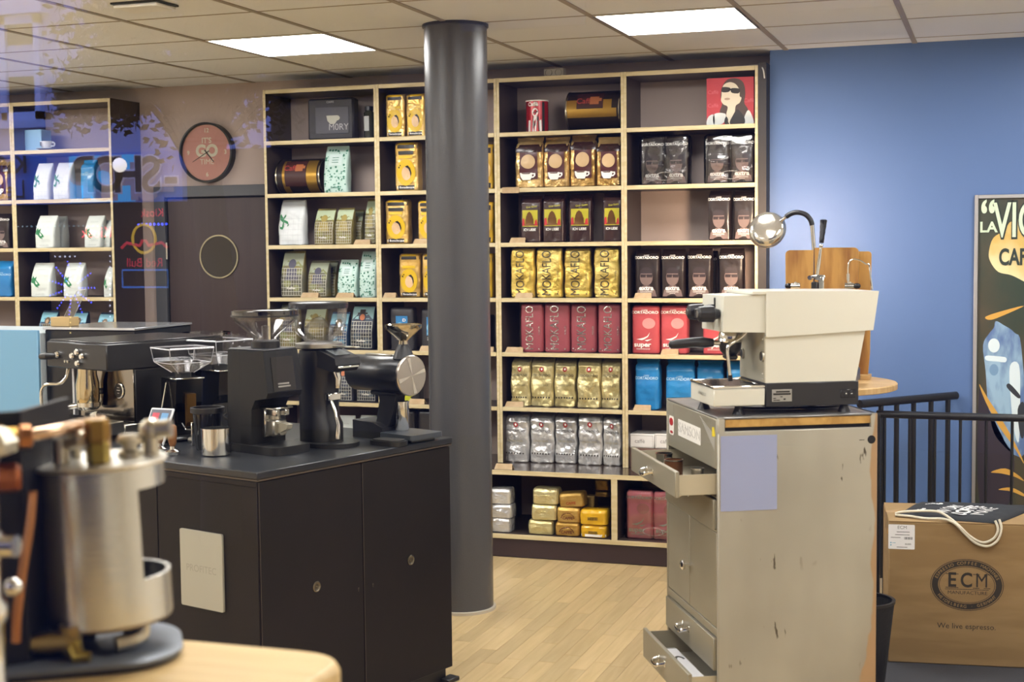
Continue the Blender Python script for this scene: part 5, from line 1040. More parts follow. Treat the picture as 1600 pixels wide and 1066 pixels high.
# grinder 3: the lying cylinder
t = on('coffee_grinder', 'black lying cylinder grinder with spun steel face beside the column', 'grinder', -.155, .84, -.08)
cz3 = .238
ob('barrel', G().lathe([(.06, -.2), (.067, -.19), (.069, .08), (.067, .084)], 44, TR(0, 0, cz3) @ RY(PI/2)), M('satin_black', '1d1e20', .3), t)
fc = ob('face_plate', G().lathe([(.073, .084), (.075, .086), (.075, .094), (.072, .097), (.001, .098)], 56, TR(0, 0, cz3) @ RY(PI/2)), M('spun_steel', 'c4bdb4', .28, 1), t)
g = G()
for k in range(4):                                   # brighter wedges painted as glints of the spun finish
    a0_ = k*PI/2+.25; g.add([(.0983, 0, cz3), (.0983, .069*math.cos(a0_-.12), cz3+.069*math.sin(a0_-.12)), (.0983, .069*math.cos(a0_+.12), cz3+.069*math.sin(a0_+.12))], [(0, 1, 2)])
ob('spin_glint', g, M('spun_steel_glint', 'e4dfd8', .18, 1), fc, flat=True)
ob('funnel_base', G().lathe([(.04, .3), (.03, .33), (.018, .352)], 24, TR(.055, 0, 0)), black, t)
ob('funnel', G().lathe([(.018, .352), (.016, .365), (.05, .395), (.068, .412), (.07, .425), (.066, .425), (.045, .4), (.012, .368)], 36, TR(.055, 0, 0), cap0=False, cap1=False), M('polished_nickel', 'c9c0ab', .12, 1), t)
ob('top_rail', G().box(-.14, .0, -.01, .01, cz3+.066, cz3+.074, .002), steel, t)
ob('stand', G().prism([(-.06, .178), (.04, .178), (.02, .1), (.0, .05), (-.07, .05), (-.05, .14)], -.025, .025), gbk, t); ob('stand_arm', G().box(-.1, .04, -.03, .03, -.03+.19, .174, .006), gbk, t)
ob('base', G().prism([(-.16, .0), (-.01, .0), (.0, .02), (-.005, .045), (-.05, .06), (-.16, .065)], -.06, .06), gbk, t, ang=.4)
ob('catch_plate', G().prism(rrect(.002, .17, -.08, .085, .012), .012, .03, 'z').box(.02, .15, -.06, .06, 0, .012), M('slate_plate', '3c4148', .35), t)
cup_('tall polished steel dosing cup on the cylinder grinder plate', -.125, .85, ct+.0315, .0265, .105, chrome, CT, 'dosing_cup')
t = on('tamping_mat', 'round black tamping puck on the counter edge', 'tamping mat', -.06, .70); ob('mat_body', G().prism(rrect(-.07, .07, -.042, .042, .03), 0, .016, 'z'), black, t); ob('mat_pad', G().prism(rrect(-.06, .06, -.034, .034, .025), .016, .02, 'z'), M('rubber_pad', '2b2a29', .7), t)
# steel cup and wooden handled portafilters in front
q = CT.Z(323, 714, ct); cup_('round polished steel knock cup with clip on the counter edge', q.x, q.y+.045, ct+.0005, .05, .092, chrome, CT, 'steel_cup')
q = CT.Z(300, 700, ct); t = on('cup_clip', 'small steel clip bracket beside the knock cup', 'clip', q.x-.03, q.y+.04); ob('clip_plate', G().box(-.006, .0, -.012, .012, 0, .086, .002), chrome, t); ob('clip_screw', G().cyl((-.004, 0, .02), (-.026, 0, .02), .012, .011), steel, t)
wood = M('walnut_handle', '9a6b42', .4, col2='85562f', scale=8, stretch=(5, 5, 1))
def pick(label, u, v, h):
    q = CT.Z(u, v, ct); t = on('tamper', label, 'tamper', q.x, q.y); ob('tamper_base', G().lathe([(.024, 0), (.026, .003), (.026, .012), (.01, .02), (.008, .03)], 24), chrome, t); ob('tamper_handle', G().lathe([(.009, .03), (.013, .04), (.0165, h*.7), (.015, h*.93), (.008, h), (.001, h+.001)], 24), wood, t)
pick('tamper with upright walnut handle left of the knock cup', 270, 711, .105); pick('tamper with walnut knob behind the price tablet', 250, 706, .085)
q = CT.Z(222, 700, ct)
t = on('price_tablet', 'white framed price display leaning in front of the black espresso machine', 'tablet', q.x, q.y+.04, .2)
Tl = RX(-.5)
ob('tablet_frame', G().box(-.052, .052, 0, .008, 0, .15, .003, Tl), M('tablet_white', 'cfd0d4', .4), t); ob('screen', G().box(-.045, .045, -.0008, .001, .008, .143, 0, Tl), M('screen_grey', '55565f', .3, emit='565864', es=.25), t)
ob('screen_image', G().box(-.035, -.005, -.0014, 0, .095, .13, 0, Tl), M('screen_red', 'a8414e', .3, emit='b8404e', es=.3), t); ob('screen_image', G().box(.005, .035, -.0014, 0, .075, .13, 0, Tl).box(-.03, .01, -.0014, 0, .03, .055, 0, Tl), M('screen_blue', '5b86ad', .3, emit='5b90bd', es=.3), t); ob('stand', G().box(-.03, .03, .02, .07, 0, .004).box(-.03, .03, .062, .068, .0, .1), black, t)
# --- square clear hopper grinders
def boxgrinder(label, a, b, rz, s=.84, chrome_front=True):
    t = on('coffee_grinder', label, 'grinder', a, b, rz); t.scale = (s, s, s)
    ob('base', G().box(-.1, .09, -.08, .08, 0, .02, .01), black, t); ob('housing', G().prism([(-.09, .02), (.02, .02), (.02, .12), (.06, .16), (.07, .26), (-.09, .26)], -.06, .06), M('gloss_black', '161617', .15), t, ang=.4)
    ob('top_plate', G().box(-.095, .075, -.066, .066, .26, .266), chrome, t); ob('collar', G().lathe([(.035, .266), (.035, .285)], 24), black, t)
    def rg_(k, z): return [(x*k, y*k, z) for x, y in rrect(-.1, .1, -.1, .1, .004, 2)]
    ob('hopper', G().rings([rg_(.35, .285), rg_(.9, .33), rg_(.97, .345), rg_(1.0, .385)], False, False), hop, t, flat=True)
    ob('hopper_lid', G().rings([rg_(1.01, .384), rg_(1.02, .392), rg_(1.0, .396)], False, True), hop, t, flat=True)
    g = G(); c8 = [(.1*x, .1*y) for x, y in ((1, 1), (-1, 1), (-1, -1), (1, -1))]
    for i in range(4):
        (xa_, ya_), (xb_, yb_) = c8[i], c8[(i+1) % 4]; g.tube([(xa_, ya_, .39), (xb_, yb_, .39)], .0028, 6).tube([(xa_, ya_, .39), (xa_*.9, ya_*.9, .33), (xa_*.35, ya_*.35, .285)], .0016, 6).tube([(xa_*.9, ya_*.9, .33), (xb_*.9, yb_*.9, .33)], .0016, 6)
    ob('hopper_edge_glint', g, M('acrylic_edge_glint', 'd3d3da', .3), t)  # opaque pale rods imitate light caught along the clear hopper's edges
    ob('hopper_core', G().prism([(-.02, .285), (.02, .285), (.03, .33), (-.03, .345)], -.02, .02).lathe([(.03, .285), (.034, .325)], 12), hop, t)
    if chrome_front: ob('front_trim', G().box(.021, .026, -.058, -.052, .03, .25, .001).box(.021, .026, .052, .058, .03, .25, .001), chrome, t); ob('chute', G().prism([(.06, .2), (.085, .2), (.08, .08), (.06, .06)], -.02, .02), M('bronze_chute', '8f6a3a', .3, .8), t); ob('side_frame', G().tube([(-.02, -.062, .25), (.06, -.1, .25), (.04, -.12, .12), (-.04, -.085, .12), (-.02, -.062, .25)], .004, 6), chrome, t)
    ob('fork', G().tube([(.03, -.02, .07), (.09, -.03, .05), (.1, 0, .05), (.09, .03, .05), (.03, .02, .07)], .004, 6), chrome, t)
    return t
q = CT.Z(285, 562, ct+.298); boxgrinder('glossy black grinder with square clear hopper and bronze chute', q.x, q.y, -.3, .876)
q = CT.Z(343, 549, ct+.311)
boxgrinder('grinder with square clear hopper behind the bronze chute one', q.x, q.y, -.05, .91, chrome_front=False)
t = on('coffee_grinder', 'silver sided grinder with round clear hopper behind the touch display one', 'grinder', *CT.Z(381, 533, ct+.337).xy, -.1)
t.scale = (.9, .9, .9); ob('housing', G().box(-.06, .06, -.05, .05, 0, .28, .01), black, t); ob('side_plate', G().box(.061, .066, -.045, .045, .15, .27, .002), steel, t); ob('hopper', G().lathe([(.04, .29), (.05, .31), (.075, .34), (.08, .4)], 28, cap0=False, cap1=False), hop, t); ob('hopper_rim', G().lathe([(.079, .395), (.083, .395), (.083, .404), (.079, .404)], 28, closed=True), hop, t)
t = on('knock_box', 'round black knock bin with ridged rim between the grinders', 'knock box', -.53, .27)
ob('bin_body', G().lathe([(.04, 0), (.045, .01), (.052, .13), (.055, .14)], 30), M('gloss_black'), t); ob('bin_rim', G().lathe([(.054, .13), (.06, .132), (.06, .15), (.05, .15), (.05, .13)], 30, closed=True), black, t)
# --- black espresso machine at the left
e1, e2 = CT.Z(72, 533, ct+.36), CT.Z(166, 539, ct+.36); ed = (e2-e1); W2 = ed.length/2; er = math.atan2(ed.y, ed.x)
em_ = (e1+e2)/2+V((-math.sin(er), math.cos(er), 0))*.17
EM = dict(a=em_.x, b=em_.y)
t = on('espresso_machine', 'black espresso machine with chrome group facing left on the counter', 'espresso machine', EM['a'], EM['b'], er)
sk_ = M('mirror_front', '8f8880', .12, 1); bs = M('satin_black_side', '1f1e1e', .35)
ob('base', G().box(-W2, W2, -.1, .36, .02, .055, .004), steel, t); ob('drip_tray', G().box(-W2, W2, -.2, -.1, .02, .07, .004), steel, t)
g = G()
for i in range(10): g.box(-W2+.02+i*.0285, -W2+.026+i*.0285, -.195, -.105, .07, .073, 0)
ob('grate', g, black, t)
ob('housing', G().box(-W2+.004, W2, -.05, .36, .055, .26, .004), bs, t)
ob('front_plate', G().box(-W2+.03, W2-.002, -.056, -.05, .06, .26, .001), sk_, t)
ob('top_box', G().box(-W2, W2, -.17, .37, .26, .36, .005), bs, t); ob('top_plate', G().box(-W2+.006, W2-.006, -.16, .36, .36, .366, .002), M('top_steel_dark', '4a494a', .25, .7), t)
ob('gauge', G().lathe([(.028, 0), (.03, .004), (.026, .006)], 28, TR(.11, -.056, .175) @ RX(PI/2)), chrome, t); ob('gauge_face', G().lathe([(.0255, .0062), (.001, .0063)], 24, TR(.11, -.056, .175) @ RX(PI/2), cap1=False), M('gauge_black', '161616', .3), t)
ob('gauge_mark', G().box(.1, .12, -.0628, -.0622, .176, .178, 0).box(.103, .117, -.0628, -.0622, .186, .1875, 0).box(.105, .115, -.0628, -.0622, .165, .1665, 0), white, t)
ob('group_head', G().lathe([(.04, .12), (.044, .14), (.044, .2), (.036, .235), (.036, .27)], 30, TR(-.02, -.11, 0)), M('warm_chrome', 'cfc0a0', .1, 1), t)
ob('portafilter', G().lathe([(.035, .1), (.046, .112), (.046, .128)], 28, TR(-.02, -.11, 0)).cyl((-.05, -.14, .115), (-.075, -.165, .11), .011), chrome, t); ob('portafilter_handle', G().tube([(-.075, -.165, .11), (-.12, -.215, .098), (-.165, -.26, .085)], [.013, .0165, .014], 14), black, t)
for x, z in ((-.118, .31), (.018, .325), (.05, .31), (.02, .283), (-.015, .31)): ob('button', G().lathe([(.012, 0), (.013, .008), (.009, .014), (.001, .015)], 18, TR(x, -.17, z) @ RX(PI/2)), chrome, t)
for x in (-.068, -.05): ob('small_button', G().lathe([(.005, 0), (.005, .006)], 12, TR(x, -.17, .287) @ RX(PI/2)), steel, t)
ob('side_handle', G().tube([(-.13, -.17, .305), (-.15, -.2, .305), (-.19, -.2, .302)], [.01, .014, .012], 12), black, t)
ob('steam_wand', G().tube([(-.085, -.15, .262), (-.085, -.16, .225), (-.1, -.18, .2), (-.15, -.21, .195), (-.175, -.215, .16), (-.17, -.215, .1)], .0065, 10, smooth=4), chrome, t)
for sx in (-.12, .12):
    for sy in (-.16, .32): ob('foot', G().lathe([(.018, 0), (.014, .02)], 16, TR(sx, sy, 0)), black, t)
ob('side_post', G().box(-W2+.012, -W2+.028, -.07, -.05, .055, .26, .002), M('white_post', 'c9c9cd', .25), t); ob('hot_water_knob', G().lathe([(.012, 0), (.012, .01)], 14, TR(-.03, -.056, .165) @ RX(PI/2)), steel, t); ob('spare_basket', G().cyl((.04, -.13, .085), (.08, -.13, .09), .012), chrome, t)
# --- light blue sales counter, dark glass case and acrylic sheet behind the counter
t = thing('sales_counter', 'light blue fronted sales counter at the left picture edge', 'counter', (-1.0, -1.2, 0))
ob('front_panel', G().box(-.6, .578, -.305, -.285, .02, 1.25, .003), M('light_blue_panel', '6b97b6', .5), t); ob('carcass', G().box(-.6, .575, -.28, .25, .02, 1.235), M('sales_white', 'b9c3c9', .5), t)
t = thing('display_case', 'low dark display case with pale edged top beside the light blue counter', 'case', (-.17, -1.2, 0))
ob('case_body', G().box(-.25, .25, -.25, .25, .0, 1.25, .004), M('smoked_case', '1d1d20', .2), t); ob('case_top', G().box(-.255, .255, -.255, .255, 1.2505, 1.262, .002), M('case_top_grey', '8b8c90', .15, .3), t); ob('case_edge', G().box(-.256, .256, -.259, -.2555, 1.252, 1.262, .0005), M('pale_edge', 'b9b9bc', .3), t)
HX = PY(101, 511, -1.35); t = thing('sheet_holder', 'wooden block holding a tilted clear acrylic sheet on the dark case', 'sign holder', (HX.x, -1.35, 1.2625))
q0, q1 = PY(87, 511, -1.35).x-HX.x, PY(116, 511, -1.35).x-HX.x
ob('wood_block', G().box(q0, q1, -.04, .04, 0, .045, .002), M('pale_block', 'b89c6a', .5), t)
lx = [(p_.x-HX.x, p_.z-1.2625) for p_ in (PY(97, 501, -1.35), PY(113, 500, -1.35), PY(135, 452, -1.35), PY(120, 455, -1.35))]
ob('acrylic_sheet', G().prism(lx, -.002, .002), clear, t)
for i_ in range(4): ob('sheet_edge_glint', G().tube([(lx[i_][0], 0, lx[i_][1]), (lx[(i_+1) % 4][0], 0, lx[(i_+1) % 4][1])], .0015, 6), M('acrylic_edge_glint', 'd3d3da', .3), t)  # pale rods paint the bright rim of the clear sheet
t = on('coffee_grinder', 'grinder with wide round clear hopper behind the black espresso machine', 'grinder', -1.235, .9)
ob('housing', G().lathe([(.07, 0), (.075, .02), (.06, .2), (.06, .3)], 24), black, t); zz = PY(98, 519, CT.W(-1.235, .9).y).z-ct
ob('hopper', G().lathe([(.05, .3), (.09, .33), (.1, zz-.02), (.102, zz)], 30, cap0=False, cap1=False), hop, t); ob('hopper_rim', G().lathe([(.1, zz-.006), (.106, zz-.006), (.106, zz+.006), (.1, zz+.006)], 36, closed=True), clear, t)
# ------------------------------------------------------------ window table with the cutaway boiler
TZ2 = 1.08
lw = M('light_birch', 'd8b981', .42, col2='cba96d', scale=4, stretch=(1, 9, 1), bump=.02, bscale=40, bstretch=(1, 9, 1))
t = thing('window_table', 'light wood table with rounded corner in the shop window', 'table', (2.2, -5.9, 0))
def tt_(k, z): return [(x, y, z) for x, y in rrect(-1.2-k, .912+k, -.38-k, .392+k, .07, 7)]
ob('tabletop', G().rings([tt_(-.006, TZ2-.045), tt_(0, TZ2-.036), tt_(0, TZ2-.012), tt_(-.004, TZ2-.003), tt_(-.012, TZ2)]), lw, t, ang=.9)
for sx in (-1.1, .8):
    for sy in (-.3, .3): ob('leg', G().box(sx-.03, sx+.03, sy-.03, sy+.03, 0, TZ2-.045), lw, t)
FB = Fr(*PZ(172, 1008, TZ2).xy, -34.5); FB.o += FB.b*-.025
t = thing('cutaway_boiler', 'cutaway steel boiler with brass fittings on a grey base plate', 'boiler display', V((FB.o.x, FB.o.y, TZ2+.0005)), FB.rz)
plate = M('blue_grey_plate', '767d88', .38, .3); gun = M('gunmetal_bracket', '1e1e22', .5, spec=.25)
def rp2(k, z): return [(x, y, z) for x, y in rrect(-.34-k, .095+k, -.125-k, .095+k, .085, 9)]
ob('base_plate', G().rings([rp2(0, .006), rp2(.002, .008), rp2(.002, .012), rp2(0, .014)]), plate, t); ob('rubber_mat', G().rings([rp2(-.003, 0), rp2(-.003, .006)]), black, t)
lean = RY(math.radians(-2.2)) @ RX(math.radians(0))
Tb = TR(.002, 0, .02) @ lean
brs = M('brushed_boiler', 'dadad6', .24, .85, bump=.06, bscale=30, bstretch=(1, 1, 14)); R_ = .086; z0_, z1_ = .030, .240
bo = ob('boiler_shell', G(), brs, t)
def shell(a0, a1, za, zb, r0=R_, r1=R_-.006, n=40):
    v = []; f = []
    for i in range(n+1):
        a_ = math.radians(a0+(a1-a0)*i/n); c_, s_ = math.cos(a_), math.sin(a_); v += [(r0*c_, r0*s_, za), (r0*c_, r0*s_, zb), (r1*c_, r1*s_, zb), (r1*c_, r1*s_, za)]
    for i in range(n):
        for k in range(4): f.append((4*i+k, 4*i+(k+1) % 4, 4*i+4+(k+1) % 4, 4*i+4+k))
    f += [(0, 1, 2, 3), (4*n+3, 4*n+2, 4*n+1, 4*n)]
    return G().add(v, f, Tb)
bo.data = mesh('boiler_shell', shell(75, 304, z0_+.058, z1_-.03, R_, R_-.006, 48), brs)
ob('top_ring', shell(0, 360, z1_-.03, z1_-.001, R_, R_-.006, 48), brs, t); ob('bottom_ring', shell(0, 360, z0_, z0_+.058, R_, R_-.006, 48), brs, t)
ob('top_flange', G().lathe([(R_+.004, z1_), (R_+.006, z1_+.003), (R_+.004, z1_+.006), (.001, z1_+.006)], 48, Tb), M('pale_flange', 'cfcbc0', .35, .8), t)
ob('bottom_flange', G().lathe([(R_-.01, z0_-.008), (R_-.002, z0_-.004), (R_-.002, z0_)], 48, Tb), M('warm_flange', '9c8f78', .35, .8), t)
ob('inner_tank', G().lathe([(.03, z0_+.004), (.03, z1_-.02)], 24, Tb), M('inner_dark_steel', '3b3632', .4, .7), t)
zt = z1_+.026
def hexn(x, y, za, zb, r, mat, nm, n=6): return ob(nm, G().lathe([(r*.85, za), (r, za+.003), (r, zb-.003), (r*.85, zb)], n, TR(x, y, 0)), mat, t, flat=True)
hexn(-.008, -.045, zt, zt+.03, .0155, M('yellow_brass', 'a08a3e', .35, .9), 'brass_nut'); hexn(-.008, -.045, zt+.03, zt+.06, .0165, brass, 'brass_nut')
nick = M('satin_nickel', 'd0c9b8', .28, 1)
ob('valve_stub', G().cyl((-.055, -.03, zt), (-.055, -.03, zt+.034), .011).cyl((-.055, -.03, zt+.026), (-.02, -.05, zt+.034), .009).sph((-.03, -.045, zt+.034), .011), nick, t)
ob('valve_stub', G().cyl((-.038, .02, zt), (-.038, .02, zt+.03), .007).sph((-.038, .02, zt+.034), .011), nick, t)
ob('relief_valve', G().lathe([(.016, 0), (.016, .008), (.01, .012), (.011, .024), (.017, .02), (.018, .026), (.012, .032)], 20, TR(.034, .0, zt)), nick, t)
ob('elbow_fitting', G().tube([(.062, .01, zt), (.062, .01, zt+.024), (.066, .008, zt+.034), (.09, .0, zt+.038)], [.0115, .0115, .014, .013], 14, smooth=4).sph((.063, .01, zt+.036), .0165), nick, t)
ob('top_pipe', G().tube([(-.11, -.1, zt+.047), (-.06, -.07, zt+.05), (-.02, -.01, zt+.05), (.0, .02, zt+.045), (.0, .03, zt)], .0085, 12, smooth=5), M('copper_nickel', 'c9a98c', .25, 1), t)
Th_ = TR(-.135, -.105, zt+.047) @ RZ(.2) @ RY(PI/2)
ob('pipe_nut', G().lathe([(.017, -.015), (.017, .012), (.014, .015), (.013, .03)], 6, Th_), brass, t, flat=True); ob('pipe_nut', G().lathe([(.014, .03), (.016, .033), (.016, .045), (.012, .048)], 8, Th_), copper, t, flat=True)
ob('copper_nut', G().lathe([(.017, -.018), (.019, -.01), (.019, .014), (.015, .02)], 8, TR(-.122, -.112, zt-.003) @ RY(PI/2)), M('dark_copper', '8a5030', .4, 1), t, flat=True); ob('bolt', G().sph((-.142, -.112, zt+.022), .011, 12, (1.4, 1, 1)), nick, t)
# steel bracket and copper tube
ob('bracket', G().prism([(-.142, -.095), (-.102, -.085), (-.045, .07), (-.052, .073), (-.108, -.078), (-.144, -.087)], .0145, .345, 'z'), gun, t, ang=.3)
ob('copper_tube', G().tube([(-.09, -.09, .24), (-.094, -.1, .2), (-.103, -.108, .15), (-.112, -.112, .09), (-.115, -.112, .05)], .006, 12, smooth=5), copper, t)
# fittings under the boiler
ob('drain_tee', G().tube([(-.1, -.07, .035), (-.075, -.07, .034), (-.055, -.075, .034), (-.045, -.08, .022)], [.011, .015, .012, .012], 12).cyl((-.05, -.066, .02), (-.05, -.066, .055), .015), M('dull_brass', '98814e', .4, .9), t)
ob('drain_tap', G().tube([(-.045, -.085, .03), (-.04, -.1, .02), (-.025, -.105, .0205)], [.012, .01, .0075], 10), M('yellow_brass'), t)
ob('drain_elbow', G().tube([(.045, -.06, .06), (.044, -.062, .036), (.03, -.07, .029), (.008, -.076, .027)], [.008, .0095, .0095, .011], 12, smooth=4), nick, t); ob('support_leg', G().cyl((-.03, .02, .014), (-.03, .02, .06), .012).cyl((.03, .03, .014), (.03, .03, .06), .012), gun, t)
# polished brew group at the picture edge
t = thing('brew_group', 'polished chrome brew group left of the steel bracket', 'brew group', FB.W(-.146, -.172, TZ2+.0005), FB.rz)
ob('group_body', G().lathe([(.03, 0), (.03, .01), (.022, .02), (.022, .09), (.028, .1), (.028, .115), (.02, .125), (.02, .17), (.027, .18), (.027, .2), (.02, .21), (.021, .3)], 30), chrome, t)
ob('group_cap', G().lathe([(.03, .3), (.044, .305), (.046, .318), (.034, .334), (.001, .336)], 8), nick, t, flat=True); ob('group_valve', G().cyl((.018, -.01, .19), (.04, -.02, .19), .014).sph((.035, -.02, .14), .012), chrome, t); ob('copper_union', G().cyl((.0, -.03, .03), (.0, -.03, .07), .012), copper, t)
# ------------------------------------------------------------ the street that the pane mirrors
YG = YF-.085
def RF(u, v, y): p = PY(u, v, 2*YG-y); return V((p.x, y, p.z))
struct('street', G().box(-30, 30, -24, YF-.25, -.25, -.15, 0), M('asphalt', '141416', .9, spec=.1))
FY = -18.5
pale = M('pale_facade', 'c9c4d2', .85); dkb = M('dark_brick_facade', '2a2424', .9); wfr = M('white_window_frame', 'dcdde6', .6); wgl = M('dark_window_glass', '10121a', .25, spec=.2)
x0 = RF(-260, 300, FY).x; x1 = RF(425, 300, FY).x
xa, xb = min(x0, x1), max(x0, x1)
zs0 = RF(130, 318, FY).z; zs1 = RF(130, 241, FY).z
t = thing('building', 'pale lavender building across the street mirrored in the shop window', 'building', (0, FY, 0))
ob('wall', G().box(xa, xb, -6, 0, zs1, 16, 0), pale, t); ob('ground_floor', G().box(xa, xb, -6, -.05, -.15, zs0, 0), wgl, t)
def fwin(u0, u1, v0, v1, blind=None):
    a, b = RF(u0, v0, FY), RF(u1, v1, FY); X0, X1, Z0, Z1 = min(a.x, b.x), max(a.x, b.x), min(a.z, b.z), max(a.z, b.z)
    f_ = ob('window', G().box(X0, X1, .0, .06, Z0, Z0+.09, 0).box(X0, X1, .0, .06, Z1-.09, Z1, 0).box(X0, X0+.07, 0, .06, Z0, Z1, 0).box(X1-.07, X1, 0, .06, Z0, Z1, 0).box(X0-.1, X1+.1, 0, .14, Z1, Z1+.14, 0).box(X0-.1, X1+.1, 0, .14, Z0-.08, Z0, 0), wfr, t)
    ob('pane', G().box(X0+.07, X1-.07, .0, .012, Z0+.09, Z1-.09, 0), wgl, f_)
    if blind:
        c, d_ = RF(u0, blind[0], FY).z, RF(u0, blind[1], FY).z; ob('blind', G().box(X0+.07, X1-.07, .013, .025, min(c, d_), max(c, d_), 0), pale, f_)
fwin(3, 70, 27, 188, (73, 122)); fwin(150, 235, 8, 104); fwin(300, 372, -8, 92); fwin(-150, -80, 40, 190); fwin(3, 70, -190, -40); fwin(150, 235, -200, -60)
# fascia with the shop sign
sg = thing('shop_sign', 'blue shop fascia with dark outlined letters across the street', 'sign', (0, FY, 0))
xf = RF(288, 280, FY).x
ob('ground_floor', G().box(xa, xb, -6, -.05, zs0+.002, zs1-.002, 0), wgl, t)
ob('fascia', G().box(*((xa, xf) if xb-xf > xf-xa and 0 else (min(xf, RF(-260, 280, FY).x), max(xf, RF(-260, 280, FY).x))), -.048, .04, zs0, zs1, 0), M('sign_blue', '6d8fd0', .6, emit='3a63b8', es=.35), sg)  # fascia is no lamp; faint emission makes it mirror lighter
a, b = RF(113, 245, FY), RF(216, 315, FY); ob('backlit_panel', G().box(min(a.x, b.x), max(a.x, b.x), .04, .06, min(a.z, b.z), max(a.z, b.z), 0), M('sign_cyan', '4fb4dc', .6, emit='37a9dc', es=2.6), sg)
FP = RZ(PI) @ RX(PI/2)                                  # writing that faces +Y
hl = RF(0, 247, FY).z-RF(0, 305, FY).z
lo_ = M('letter_white', 'e6e2e6', .6, emit='d6d0da', es=.7); ld = M('letter_dark', '22201f', .5)
g1 = G(); g2 = G(); g3 = G()
for ch, u in (('P', 140), ('O', 174), ('H', 207), ('S', 243), ('-', 274)):
    c = RF(u, 276, FY); sz = hl*1.3
    g3.text(ch, sz, TR(c.x-.06, .065, c.z-.07) @ FP, .04); g1.text(ch, sz, TR(c.x, .075, c.z) @ FP, .05); g2.text(ch, sz, TR(c.x, .085, c.z) @ FP, .02)
ob('letter_shadow', g3, M('letter_pink', 'cdb4ae', .6, emit='b9a09c', es=.5), sg, flat=True); ob('letter_outline', g1, lo_, sg, flat=True); ob('lettering', g2, ld, sg, flat=True)
g1 = G(); c = RF(40, 259, FY); g1.text('Kaffee', hl*.62, TR(c.x-.22*1, .085, c.z) @ FP, .03); c = RF(30, 298, FY); g1.text('Lebensmittel', hl*.7, TR(c.x-.55, .085, c.z) @ FP, .03); ob('small_lettering', g1, ld, sg, flat=True)
c = RF(134, 268, FY); ob('round_badge', G().lathe([(hl*.28, 0), (hl*.28, .02)], 24, TR(c.x, .09, c.z) @ RX(-PI/2)), M('olive_badge', '6b6a3a', .6, emit='6a6838', es=.3), sg)
# lit signs in the windows opposite
def neon(name, label, txts, cat='neon sign', group=None):
    t = None
    for (tx, u, v, px, col, es) in txts:
        c = RF(u, v, FY+.3); s_ = px*(CAM.y*-1+13)/FPX*1.15
        if t is None: t = thing(name, label, cat, (c.x, FY+.3, c.z))
        m_ = M('neon_'+col, col, .5, emit=col, es=es)
        if callable(tx): ob('tube', tx(), m_, t)
        else: ob('lettering', G().text(tx, s_, TR(c.x-t.location.x, 0, c.z-t.location.z) @ FP, .0), m_, t, flat=True)
    return t
neon('neon_sign', 'pink red neon word across the street, mirrored over the white bags', [('Kiosk', 151, 364, 15, 'ff3b4d', 9)])
t = neon('neon_sign', 'smaller red neon word with blue underline mirrored beside the door', [('Kiosk', 238, 333, 11, 'd83040', 5)])
g = G(); [g.sph((-.16+.045*i, 0, -.11), .014, 6) for i in range(8)]; ob('underline', g, M('neon_blue', '3040ff', .5, emit='3a4aff', es=16), t)
t = neon('neon_sign', 'red and yellow neon drink sign mirrored in front of the door frame', [('Red Bull', 226, 411, 12, 'c22a38', 4)])
ob('ring', G().tube([(.13*math.cos(i*PI/12), 0, .24+.14*math.sin(i*PI/12)) for i in range(25)], .014, 6), M('neon_yellow', 'e0b52a', .5, emit='e0b52a', es=3), t)
ob('bull', G().tube([(-.26, 0, .15), (-.2, 0, .2), (-.05, 0, .17), (-.02, 0, .22), (.02, 0, .22), (.05, 0, .17), (.2, 0, .2), (.26, 0, .15)], .015, 6), M('neon_c22a38'), t)
ob('frame', G().tube([(-.26, 0, -.24), (.26, 0, -.24), (.26, 0, -.07), (-.26, 0, -.07), (-.26, 0, -.24)], .009, 5), M('neon_sky', '4a8ad8', .5, emit='4a8ad8', es=2), t)
c = RF(112, 450, FY+.3); t = thing('led_star', 'blue LED starburst across the street, mirrored low on the left', 'light decoration', c)
for k in range(11):
    a_ = 2*PI*k/11; g = G(); [g.sph((math.cos(a_)*(.09+.036*i), 0, math.sin(a_)*(.09+.036*i)), .0085, 6) for i in range(6)]; ob('led_ray', g, M('neon_blue'), t)
def leds(label, pts, col, es):
    g = G(); q = [RF(u, v, FY+.3) for u, v in pts]; n = max(4, int((q[0]-q[1]).length/.055))
    for i in range(n+1): g.sph(q[0].lerp(q[1], i/n)-q[0], .009, 6)
    o = ob('led_strip', g, M('led_'+col, col, .5, emit=col, es=es), None, q[0]); tag(o, label, 'light decoration')
leds('white LED string across the street, vertical line over the left shelf edge', [(172, 400), (172, 495)], 'e8ecff', 6); leds('yellow LED string across the street, mirrored on the wooden block', [(110, 488), (110, 520)], 'e0cf7a', 5)
leds('short white LED row across the street above the starburst', [(86, 401), (117, 401)], 'e8ecff', 5); leds('green and white LED string across the street at bag height', [(28, 354), (160, 353)], 'b8e0d8', 2)
c = RF(187, 258, FY+.6); o = ob('street_lamp', G().sph((0, 0, 0), .07, 14), M('lamp_white', 'ffffff', .5, emit='fff6e8', es=7), None, c); tag(o, 'round white street lamp glowing across the street', 'street lamp')
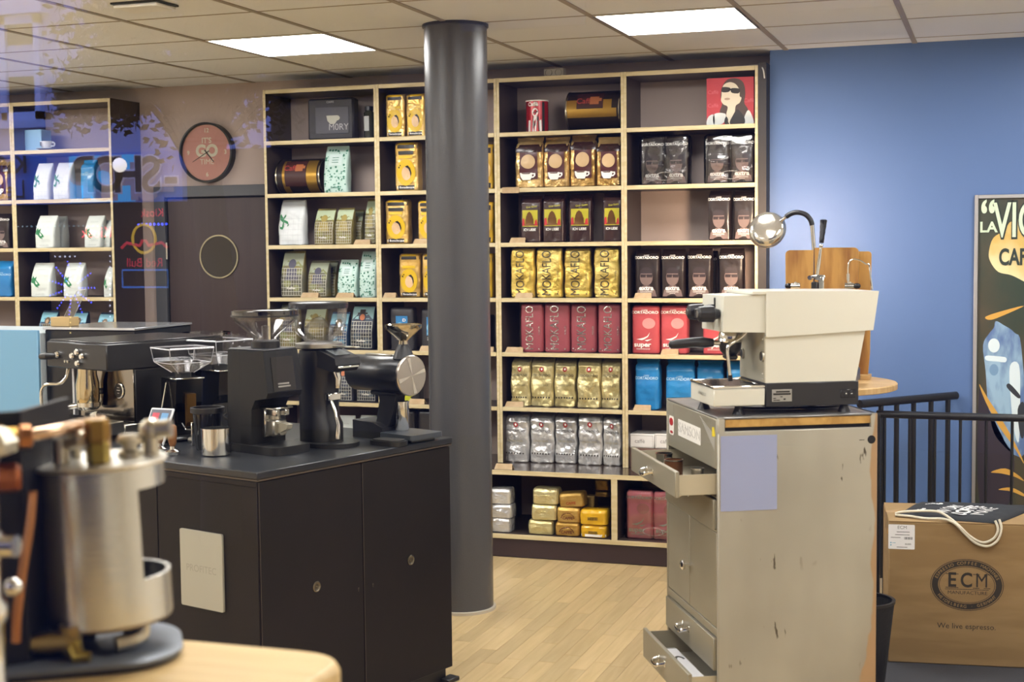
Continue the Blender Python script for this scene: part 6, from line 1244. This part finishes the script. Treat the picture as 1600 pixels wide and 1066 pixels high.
# dark building added so the rest of the pane mirrors dark, then the tree
xc = xa; t = thing('building', 'added dark brick building across the street, keeping the mirror dark', 'building', (0, FY, 0))
ob('wall', G().box(xb+.01, 30, -6, 0, -.15, 16, 0), dkb, t)
for i in range(6):
    for k in range(3): f_ = ob('window', G().box(xb+2+i*3, xb+3.2+i*3, 0, .05, 3.6+k*3.4, 5.6+k*3.4, 0), M('dull_frame', '3a3a3e', .7), t); ob('pane', G().box(xb+2.08+i*3, xb+3.12+i*3, .05, .06, 3.7+k*3.4, 5.5+k*3.4, 0), wgl, f_)
TYY = -13.5; tp = RF(330, 200, TYY)
t = thing('street_tree', 'dark leafy street tree across from the shop, mirrored over the clock', 'tree', (tp.x, TYY, -.15))
bark = M('bark', '2a231d', .9); lfm = M('dusk_leaves', '20261a', .8)
ob('trunk', G().tube([(0, 0, 0), (.03, 0, 1.4), (-.05, .05, 2.6), (.05, 0, 4.2)], [.13, .11, .09, .05], 12), bark, t)
rt = random.Random(11); g = G(); br = G()
for k in range(46):
    u = rt.uniform(150, 560) if k > 12 else rt.uniform(108, 205); v = (rt.uniform(-60, 120) if u < 300 else rt.uniform(-60, 170)) if k > 12 else rt.uniform(115, 180); yy = TYY+rt.uniform(-.5, .5)
    c = RF(u, v, yy)-V(t.location); r_ = rt.uniform(.22, .42) if k > 12 else rt.uniform(.1, .2)
    br.tube([(0, 0, 2.6+rt.uniform(-.6, .8)), V((c.x*.5, c.y*.5, c.z*.5+1.4)), c], [.03, .018, .006], 6, smooth=3)
    for i in range(int(260*r_/.3)):
        d_ = V((rt.gauss(0, 1), rt.gauss(0, 1), rt.gauss(0, 1))).normalized()*(r_*rt.random()**.5); p = c+d_; s_ = rt.uniform(.022, .04)
        e1_ = V((rt.gauss(0, 1), rt.gauss(0, .5), rt.gauss(0, 1))).normalized(); e2_ = e1_.orthogonal().normalized()
        g.add([p-e1_*s_, p+e2_*s_*.6, p+e1_*s_, p-e2_*s_*.6], [(0, 1, 2, 3)])
ob('branches', br, bark, t); ob('foliage', g, lfm, t, flat=True, kind='stuff')
